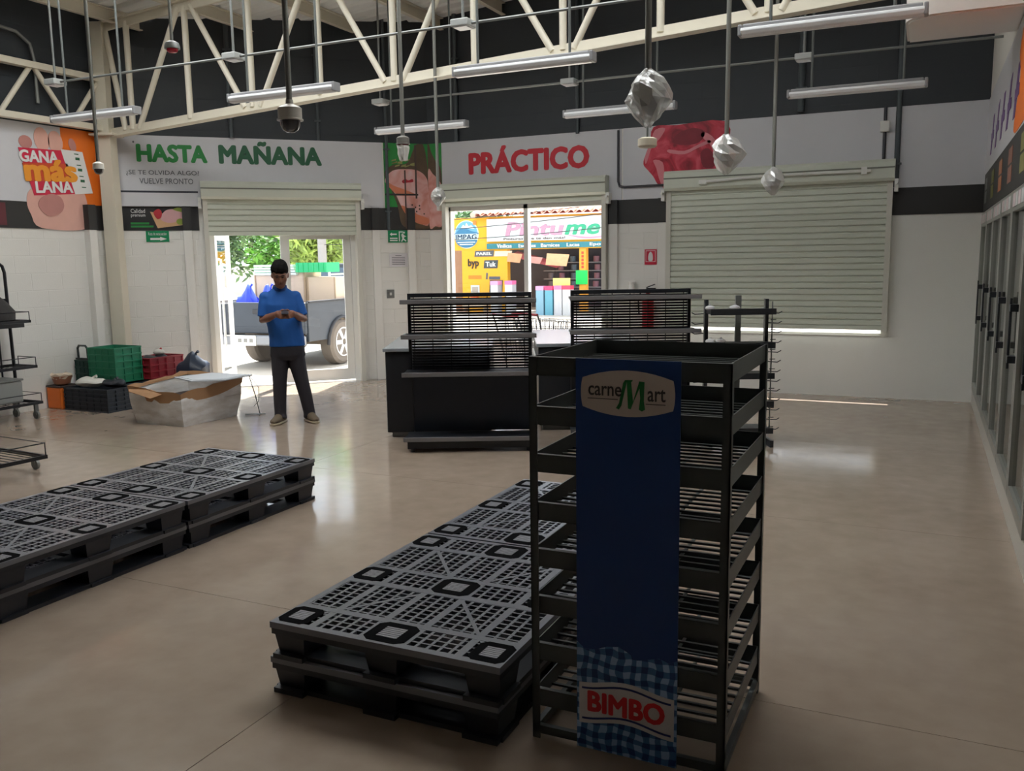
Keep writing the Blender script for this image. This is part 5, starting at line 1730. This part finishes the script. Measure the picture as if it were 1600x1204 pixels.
MB().add([(x, y, z) for x, y, z in ((-.66, 2.14, 1.14), (.66, 2.14, 1.14), (.60, 2.40, 1.60), (-.60, 2.40, 1.60))], [(0, 1, 2, 3)]).build('rear_window', tgl, cb)
tyre = mat('tyre_dusty', (104, 96, 88), .85, noise=.15)
rim = mat('alloy_rim', (188, 190, 194), .3, metal=.7)
for s in (-1, 1):
    for y in (1.05, 4.35):
        xx = s * (hw - .10)
        w = MB().lathe([(.20, -.12), (.33, -.125), (.375, -.09), (.38, 0), (.375, .09), (.33, .125), (.20, .12)], 28, (xx, y, .38), 'x').build('tyre', tyre, truck, smooth=True)
        xo = s * (hw + .015)
        rm = MB().lathe([(.01, 0), (.06, s * .0), (.065, s * -.02), (.21, s * -.03), (.225, s * .012), (.245, s * .012), (.25, s * -.05)], 28, (xo, y, .38), 'x').build('rim', rim if True else None, w, smooth=True)
        for k in range(6):
            a = 2 * PI * k / 6
            MB().bar((xo + s * .008, y + .05 * math.cos(a), .38 + .05 * math.sin(a)), (xo + s * .0, y + .215 * math.cos(a), .38 + .215 * math.sin(a)), .07, .02, (1, 0, 0)).build('spoke', rim, w)
            b = a + PI / 6
            MB().bar((xo - s * .008, y + .10 * math.cos(b), .38 + .10 * math.sin(b)), (xo - s * .008, y + .19 * math.cos(b), .38 + .19 * math.sin(b)), .055, .012, (1, 0, 0)).build('rim_hole', tdk, w)
MB().cyl((-.7, 1.05, .38), (.7, 1.05, .38), .06).cyl((0, 1.05, .38), (0, 4, .42), .05).ball((0, 1.05, .38), .15).build('axle', dust, truck)
# cargo
def cargo(name, label, cat, x, y, z):
    v = Matrix.Rotation(math.radians(4), 4, 'Z') @ Vector((x, y, z))
    return thing(name, label, cat, (TRX + v.x, 11.0 + v.y, v.z - .02), math.radians(4))
wood = mat('plywood', (196, 176, 154), .7, noise=.06)
for x0, x1, y, h, lb in ((-.78, -.30, .95, .86, 'plywood panel box at the left of the truck bed'), (-.28, .22, .97, .90, 'plywood panel box in the middle of the truck bed'), (.24, .80, 1.0, .82, 'plywood panel box at the right of the truck bed')):
    t = cargo('plywood_box', lb, 'box', x0, y, .64)
    MB().box(0, x1 - x0, 0, .5, 0, h).build('box_body', wood, t)
    for xx in (0, x1 - x0 - .025):
        MB().box(xx, xx + .025, -.012, 0, 0, h).build('batten', mat('wood_edge', (158, 136, 112), .7), t)
for k, (x, y, lb) in enumerate(((-.62, .55, 'bright blue sack at the left of the truck bed'), (-.25, .60, 'bright blue sack in the truck bed behind the tailgate'))):
    p = Matrix.Rotation(math.radians(4), 4, 'Z') @ Vector((x, y, .62))
    soft(lb, 'blue_sack', 'sack', TRX + p.x, 11.0 + p.y, p.z, .21, .2, .36, mat('sack_blue', (40, 66, 200), .5), 20 + k, 0, None, 'blue sacks in the truck')
t = cargo('green_tray', 'bright green crate tray on top of the truck load', 'crate', .1, .9, 1.54)
MB().box(0, .60, 0, .4, 0, .012).box(0, .6, 0, .012, .012, .16).box(0, .6, .388, .4, .012, .16).box(0, .012, .012, .388, .012, .16).box(.588, .6, .012, .388, .012, .16).build('tray_shell', mat('tray_green', (24, 168, 104), .5), t)
for k in range(6):
    MB().box(.03 + .1 * k, .05 + .1 * k, -.01, 0, 0, .16).build('tray_rib', mat('tray_green', (24, 168, 104), .5), t)
t = cargo('glass_sheet_stack', 'pale greenish stack of trays on the left top of the truck load', 'trays', -.75, .9, 1.50)
for k in range(4):
    MB().box(0, .85 - .02 * k, 0, .5, .045 * k, .045 * k + .035).build('tray', mat('tray_pale', (188, 206, 198), .4), t)
t = cargo('folded_chairs', 'white slatted chair frames at the front of the truck bed', 'chairs', .25, 1.65, .64)
for k in range(6):
    MB().bar((0, 0, .45 + .08 * k), (.5, .02, .46 + .08 * k), .02, .03).build('slat', white_pl, t)
MB().bar((.02, 0, 0), (.02, 0, .92), .03, .03).bar((.48, 0, 0), (.48, 0, .92), .03, .03).bar((.05, -.05, .1), (.45, .05, .9), .03, .03).build('chair_frame', white_pl, t)
# ------------------------------------------------------------------ trees
def tree(label, x, y, h, r, col, n, seed, hang=False):
    t = thing('tree', label, 'tree', (x, y, -.05), 0)
    rnd = random.Random(seed)
    MB().tube([(0, 0, 0), (.08, .05, h * .3), (-.05, 0, h * .62)], [.16, .12, .06], 10).build('trunk', mat('bark', (112, 100, 90), .9, noise=.2), t, smooth=True)
    for k in range(6):
        a = 2 * PI * k / 6 + rnd.random()
        MB().tube([(0, 0, h * .38), (math.cos(a) * r * .4, math.sin(a) * r * .4, h * .58), (math.cos(a) * r * .75, math.sin(a) * r * .75, h * .7)], [.06, .04, .02], 7).build('branch', mat('bark', (112, 100, 90), .9, noise=.2), t, smooth=True)
    for q in range(3):
        mb = MB()
        for k in range(n // 3):
            while True:
                p = Vector((rnd.uniform(-1, 1), rnd.uniform(-1, 1), rnd.uniform(-1, 1)))
                if p.length < 1: break
            lump = .75 + .35 * math.sin(p.x * 7 + seed) * math.cos(p.y * 6 + p.z * 5)
            c = Vector((p.x * r * lump, p.y * r * lump, h * .62 + p.z * h * .42 * lump))
            d = Vector((rnd.uniform(-1, 1), rnd.uniform(-1, 1), rnd.uniform(-1, .2) if hang else rnd.uniform(-.6, .6))).normalized()
            s = d.orthogonal().normalized()
            l, w = rnd.uniform(.09, .16) * (1.5 if hang else 1), rnd.uniform(.03, .05) * (1.0 if hang else 1.3)
            mb.add([c - d * l, c + s * w, c + d * l, c - s * w], [(0, 1, 2, 3)])
        cc = tuple(min(255, v * (.8 + .22 * q)) for v in col)
        tag(mb.build('foliage', mat('leaf_%d_%d_%d_%d' % (col + (q,)), cc, .6), t, fix=False), kind='stuff')
    return t
tree('broad green tree behind the left of the truck', -19.2, 19.5, 5.2, 2.4, (96, 122, 82), 7000, 1)
tree('dark green tree behind the open entrance door', -24.5, 19.0, 5.6, 2.8, (80, 106, 76), 7000, 2)
tree('yellow-green mango tree over the truck cab', -15.2, 20.5, 4.6, 1.7, (146, 166, 84), 6000, 3, True)
tree('fine-leaved green tree at the right edge of the entrance door', -17.2, 25.5, 5.2, 2.0, (112, 138, 100), 6000, 4)
tree('small green tree left of the paint shop sign', -16.6, 32.5, 4.6, 1.5, (104, 140, 92), 5000, 6)
tree('low green shrub tree left of the truck behind the open door leaf', -19.2, 24.0, 3.4, 2.4, (110, 158, 74), 6000, 8)
t = thing('utility_pole', 'grey wooden pole standing among the trees behind the truck', 'pole', (-14.4, 19.0, -.05))
MB().cyl((0, 0, 0), (.0, 0, 6.5), .12, .10, n=12).build('pole_shaft', mat('pole_grey', (158, 154, 150), .8, noise=.1), t, smooth=True)
MB().box(-.6, .6, -.04, .04, 6.0, 6.1).build('crossarm', mat('pole_grey', (158, 154, 150), .8, noise=.1), t)
t = thing('parked_car', 'pale car roof far behind the truck at the left of the entrance', 'car', (-18.5, 15.6, -.02), .3)
pc = [(0, .35), (4.0, .35), (4.0, .75), (3.1, .9), (2.5, 1.35), (1.1, 1.38), (.3, .95), (0, .85)]
n = len(pc)
MB().add([(y, x * (1 if z < 1 else .85), z) for x in (-.8, .8) for y, z in pc], [tuple(range(n)), tuple(range(n, 2 * n))] + [(i, (i + 1) % n, n + (i + 1) % n, n + i) for i in range(n)]).build('car_body', mat('car_white', (214, 216, 220), .3), t, bevel=.05)
for s in (-1, 1):
    for y in (.8, 3.2):
        MB().cyl((y, s * .7, .32), (y, s * .82, .32), .32, n=20).build('wheel', tyre, t)
    MB().add([(y, s * (.8 - .11 * (z - .95) / .4), z) for y, z in ((.75, .98), (1.25, 1.3), (2.4, 1.28), (2.95, .95))] , [(0, 1, 2, 3)]).build('side_window', tgl, t)
struct('wall_street', B(-30, -15.2, 32, 32.3, -.3, 1.6), mat('street_wall', (190, 186, 176), .9))
# ------------------------------------------------------------------ paint shop across the street
SY = 26.0
sh_ = thing('paint_shop', 'yellow fronted paint shop with Pintume sign across the street', 'shop', (0, SY, 0))
yel = mat('shop_yellow', (240, 176, 44), .6)
s_white = mat('shop_white', (200, 208, 210), .5)
teal = mat('shop_teal', (44, 122, 134), .5)
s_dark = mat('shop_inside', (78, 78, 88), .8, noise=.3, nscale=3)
MB().box(-14.35, -5.0, .0, .25, 2.0, 3.06).build('fascia', yel, sh_)
MB().box(-13.03, -5.2, -.08, 0, 2.27, 2.99).build('sign_board', s_white, sh_)
MB().box(-13.03, -5.2, -.10, 0, 2.03, 2.20).build('sign_strip', teal, sh_)
MB().box(-14.0, -12.33, -.02, .2, -.5, 2.0).build('yellow_wall', yel, sh_)
MB().box(-14.35, -14.0, 0, .25, -.5, 2.0).build('side_post', mat('brick_side', (160, 118, 90), .8, noise=.2), sh_)
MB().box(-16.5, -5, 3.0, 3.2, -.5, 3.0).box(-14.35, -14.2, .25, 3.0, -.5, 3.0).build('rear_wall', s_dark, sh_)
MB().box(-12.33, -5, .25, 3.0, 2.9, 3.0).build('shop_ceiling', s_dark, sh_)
MB().box(-14.35, -5.0, .25, 8, -.5, -.3).build('shop_floor', mat('shop_floor', (150, 140, 130), .8), sh_)
MB().box(-9.84, -9.62, -.02, .2, -.5, 2.0).build('column', mat('column_orange', (240, 168, 60), .6), sh_)
for k in range(5):
    flat('column_mark', rect(-9.77, -9.69, 1.38 + .11 * k, 1.46 + .11 * k), -.02, mat('mark_red', (200, 70, 50), .6), sh_)
# emblem
flat('emblem_ring', ell(-13.81, 2.52, .45, .46, 32), 0, mat('emblem_ring', (220, 226, 210), .5), sh_, t=.02)
flat('emblem_sky', ell(-13.81, 2.52, .42, .43, 32), -.02, mat('emblem_blue', (110, 172, 208), .5), sh_, t=.01)
flat('emblem_hill', smooth_poly([(-14.2, 2.58), (-14.0, 2.72), (-13.8, 2.70), (-13.6, 2.62), (-13.42, 2.58), (-13.40, 2.52), (-14.22, 2.52)]), -.03, mat('emblem_mid', (68, 128, 168), .5), sh_, t=.01)
flat('emblem_peak', [(-14.0, 2.74), (-13.92, 2.84), (-13.85, 2.78), (-13.80, 2.90), (-13.72, 2.78), (-13.62, 2.82), (-13.5, 2.70)], -.03, white_l, sh_, t=.01)
flat('emblem_band', [(-14.22, 2.34), (-13.40, 2.34), (-13.39, 2.54), (-14.23, 2.54)], -.04, mat('emblem_band', (196, 214, 222), .5), sh_, t=.008)
flat('emblem_base', ell(-13.81, 2.34, .40, .25, 20, PI, 2 * PI), -.03, mat('emblem_deep', (60, 120, 160), .5), sh_, t=.01)
for z, w in ((2.25, .33), (2.18, .25)):
    flat('emblem_wave', rect(-13.81 - w, -13.81 + w, z, z + .03), -.04, white_l, sh_, t=.008)
flat('emblem_sun', rect(-13.55, -13.44, 2.83, 2.95), -.03, mat('emblem_orange', (238, 140, 70), .5), sh_, t=.012)
text('lettering', 'IMPAG', -14.20, -13.42, 2.36, 2.52, -.048, mat('ink_navy', (40, 66, 96), .5), sh_, bold=.02, thick=.01)
pk_ = mat('sign_pink', (186, 142, 166), .5)
gk = mat('sign_mint', (52, 164, 124), .5)
text('lettering', 'Pintu', -12.36, -10.33, 2.42, 2.86, -.08, pk_, sh_, bold=.03, shear=.15, thick=.02)
text('lettering', 'me', -10.30, -9.13, 2.42, 2.74, -.08, gk, sh_, bold=.03, shear=.25, thick=.02)
text('lettering', 'Pinturas que te dan más!', -12.42, -10.28, 2.285, 2.375, -.08, mat('ink_brown', (110, 92, 88), .5), sh_, thick=.02)
text('lettering', 'Vinílicas', -12.65, -12.13, 2.06, 2.18, -.10, white_l, sh_, bold=.015, thick=.02)
text('lettering', 'Esmaltes', -11.88, -11.28, 2.06, 2.17, -.10, white_l, sh_, bold=.015, thick=.02)
text('lettering', 'Barnices', -11.10, -10.46, 2.06, 2.17, -.10, white_l, sh_, bold=.015, thick=.02)
text('lettering', 'Lacas', -10.22, -9.80, 2.06, 2.17, -.10, white_l, sh_, bold=.015, thick=.02)
text('lettering', 'Epo', -9.46, -9.10, 2.05, 2.17, -.10, white_l, sh_, bold=.015, thick=.02)
flat('swoosh', smooth_poly([(-10.2, 2.42), (-9.6, 2.35), (-9.05, 2.37), (-8.2, 2.5), (-8.2, 2.46), (-9.1, 2.32), (-9.7, 2.30)]), -.08, pk_, sh_, t=.01)
ibk = mat('ink_black', (40, 40, 46), .5)
def plate(x0, x1, z0, z1, m, s, tm_, bold=.03):
    flat('brand_plate', [(x0, z0), (x1 - .03, z0), (x1, z1), (x0 + .03, z1)], -.02, m, sh_, t=.02)
    if s: text('lettering', s, x0 + .08, x1 - .08, z0 + .05, z1 - .05, -.04, tm_, sh_, bold=bold, thick=.01)
plate(-13.52, -12.80, 1.79, 1.98, mat('plate_grey', (84, 88, 98), .5), 'PAREL', white_l)
plate(-12.80, -12.15, 1.79, 1.96, mat('plate_cream', (226, 210, 186), .5), '', None)
text('lettering', 'byp', -13.77, -13.37, 1.40, 1.72, -.02, ibk, sh_, bold=.02, thick=.02)
plate(-13.19, -12.66, 1.41, 1.67, mat('plate_dark', (60, 70, 78), .5), 'Tuk', white_l)
flat('brand_strip', rect(-13.77, -13.28, 1.06, 1.18), -.02, mat('strip_orange', (206, 132, 42), .6), sh_)
plate(-13.0, -12.5, .58, 1.02, mat('plate_black', (44, 48, 54), .5), 'epj', white_l)
flat('brand_square', rect(-13.68, -13.36, .52, .86), -.02, s_white, sh_, t=.02)
flat('brand_square_mark', rect(-13.63, -13.41, .58, .80), -.04, mat('mark_grey', (170, 160, 150), .6), sh_, t=.005)
flat('brand_mark', [(-13.12, 1.05), (-13.06, 1.05), (-13.04, 1.25), (-13.1, 1.27)], -.02, mat('plate_grey', (84, 88, 98), .5), sh_, t=.01)
flat('brand_mark', rect(-13.0, -12.6, 1.04, 1.14), -.02, mat('plate_grey', (84, 88, 98), .5), sh_, t=.01)
# awning with hanging strips
MB().add([(-12.25, -.1, 1.80), (-10.5, -.3, 1.40), (-10.5, .5, 1.52), (-12.2, .5, 1.95)], [(0, 1, 2, 3)]).build('awning', mat('awning_red', (196, 92, 92), .7), sh_)
for x0, x1, z0, z1, c in ((-12.2, -11.65, 1.62, 1.90, (206, 150, 112)), (-11.5, -10.95, 1.58, 1.78, (190, 140, 130)), (-10.85, -10.05, 1.50, 1.86, (212, 170, 128))):
    o = flat('hanging_poster', [(x0, z0), (x1 - .1, z0 - .05), (x1, z1 - .05), (x0 + .05, z1)], -.32, mat('poster_%d' % c[0], c, .6, noise=.25, nscale=6), sh_, t=.02)
flat('green_notice', rect(-9.94, -9.55, .88, 1.32), -.05, mat('notice_green', (30, 208, 92), .5), sh_, t=.02)
for k in range(4):
    z = .7 + .28 * k
    MB().box(-12.0, -5.5, 2.2, 2.6, z, z + .03).build('shop_shelf', mat('shop_shelf', (150, 150, 156), .6), sh_)
    for q in range(12):
        if random.random() < .75:
            x = -11.8 + .42 * q + random.uniform(-.05, .05)
            MB().cyl((x, 2.35, z + .03), (x, 2.35, z + .22), .1, n=10).build('paint_can', mat('can_%d' % (q % 3), ((120, 112, 120), (150, 104, 116), (100, 116, 130))[q % 3], .5), sh_)
# tiled roof: rows of half round tiles
tl = mat('roof_tile', (204, 140, 118), .8, noise=.12, nscale=4)
row = MB()
for k in range(34):
    x = -13.3 + .27 * k
    vs = []
    for yy, zz in ((-.25, 3.10), (2.6, 3.95)):
        for i in range(6):
            a = PI * i / 5
            vs.append((x - .12 * math.cos(a), yy, zz + .08 * math.sin(a)))
    row.add(vs, [(i, i + 1, 7 + i, 6 + i) for i in range(5)])
row.build('roof_tile_rows', tl, sh_, fix=False)
MB().add([(-13.5, -.25, 3.08), (-4.2, -.25, 3.08), (-4.2, 2.6, 3.93), (-13.2, 2.6, 3.93)], [(0, 1, 2, 3)]).build('roof_base', mat('roof_base', (186, 120, 98), .8), sh_)
MB().tube([(-13.45, -.25, 3.12), (-13.2, 2.6, 3.98)], .10, 8).build('ridge_tile', mat('ridge_pale', (220, 190, 176), .8), sh_)
# display boxes in front of the shop
for i, (x, z0, z1, c, c2, lb) in enumerate(((-12.25, .55, 1.02, (232, 150, 190), (232, 232, 236), 'pink and white paint display box left of the window bar'), (-11.75, .55, 1.03, (226, 110, 160), (226, 226, 230), 'pink topped display box just right of the first'),
        (-10.70, .1, .86, (226, 150, 196), (150, 200, 224), 'tall white and blue display box, leftmost of the right group'), (-10.40, .1, .86, (230, 60, 110), (110, 190, 214), 'tall display box with red top next to the cyan one'), (-10.10, .1, .88, (236, 120, 160), (230, 230, 234), 'white display box with pink top under the yellow card'), (-9.82, .1, .88, (214, 60, 90), (232, 232, 232), 'red and white display box below the green notice'))):
    t = thing('display_box', lb, 'display box', (x, SY - 1.2, -.5))
    MB().box(-.12, .13, 0, .3, 0, z1 + .5 - .12).build('box_body', mat('disp_%d' % i, tuple(v * .82 for v in c2), .5, noise=.12, nscale=9), t)
    MB().box(-.125, .135, -.01, .3, z1 + .5 - .12, z1 + .5).build('box_header', mat('disp_top_%d' % i, c, .5), t)
t = thing('yellow_card', 'pale yellow price card above the display boxes', 'card', (-10.05, SY - 1.0, .60))
MB().box(-.28, .28, 0, .02, .27, .50).build('card_face', mat('card_yellow', (238, 226, 120), .5), t)
MB().box(-.02, .02, .02, .05, -1.1, .4).build('card_post', white_pl, t)
t = thing('orange_bucket', 'orange paint bucket in front of the yellow shop wall', 'bucket', (-13.15, SY - .8, .25))
MB().lathe([(.12, 0), (.15, .34), (.16, .36), (.14, .36)], 16).build('bucket_body', mat('bucket_orange', (240, 110, 50), .4), t, smooth=True)
MB().tube([(-.15, 0, .34), (-.1, 0, .44), (.1, 0, .44), (.15, 0, .34)], .008, 6).build('bucket_handle', galv, t)
t = thing('bucket_stand', 'low wooden stand under the paint bucket outside the shop', 'stand', (-13.15, SY - .8, -.5))
MB().box(-.35, .45, -.2, .2, .70, .75).build('stand_top', wood, t)
for x in (-.32, .40):
    MB().box(x, x + .03, -.18, .18, 0, .70).build('stand_leg', wood, t)
# overhead cables
for k, (za, zb2, y) in enumerate(((3.05, 3.35, 17.0), (2.72, 3.12, 17.3), (2.50, 2.98, 17.6), (2.34, 2.66, 18.0))):
    t = thing('overhead_cable', ('topmost', 'second', 'third', 'lowest')[k] + ' dark cable crossing the view of the paint shop', 'cable', (-14.4, 19.0, 0))
    x0, x1 = 0, 13
    pts = [(x0 + (x1 - x0) * i / 14, (y - 19.0) * min(1, i / 4), za - .20 + (zb2 - za + .35) * i / 14 - .25 * math.sin(PI * i / 14)) for i in range(15)]
    MB().tube(pts, .008, 5).build('cable_line', mat('cable_black', (40, 40, 44), .6), t)
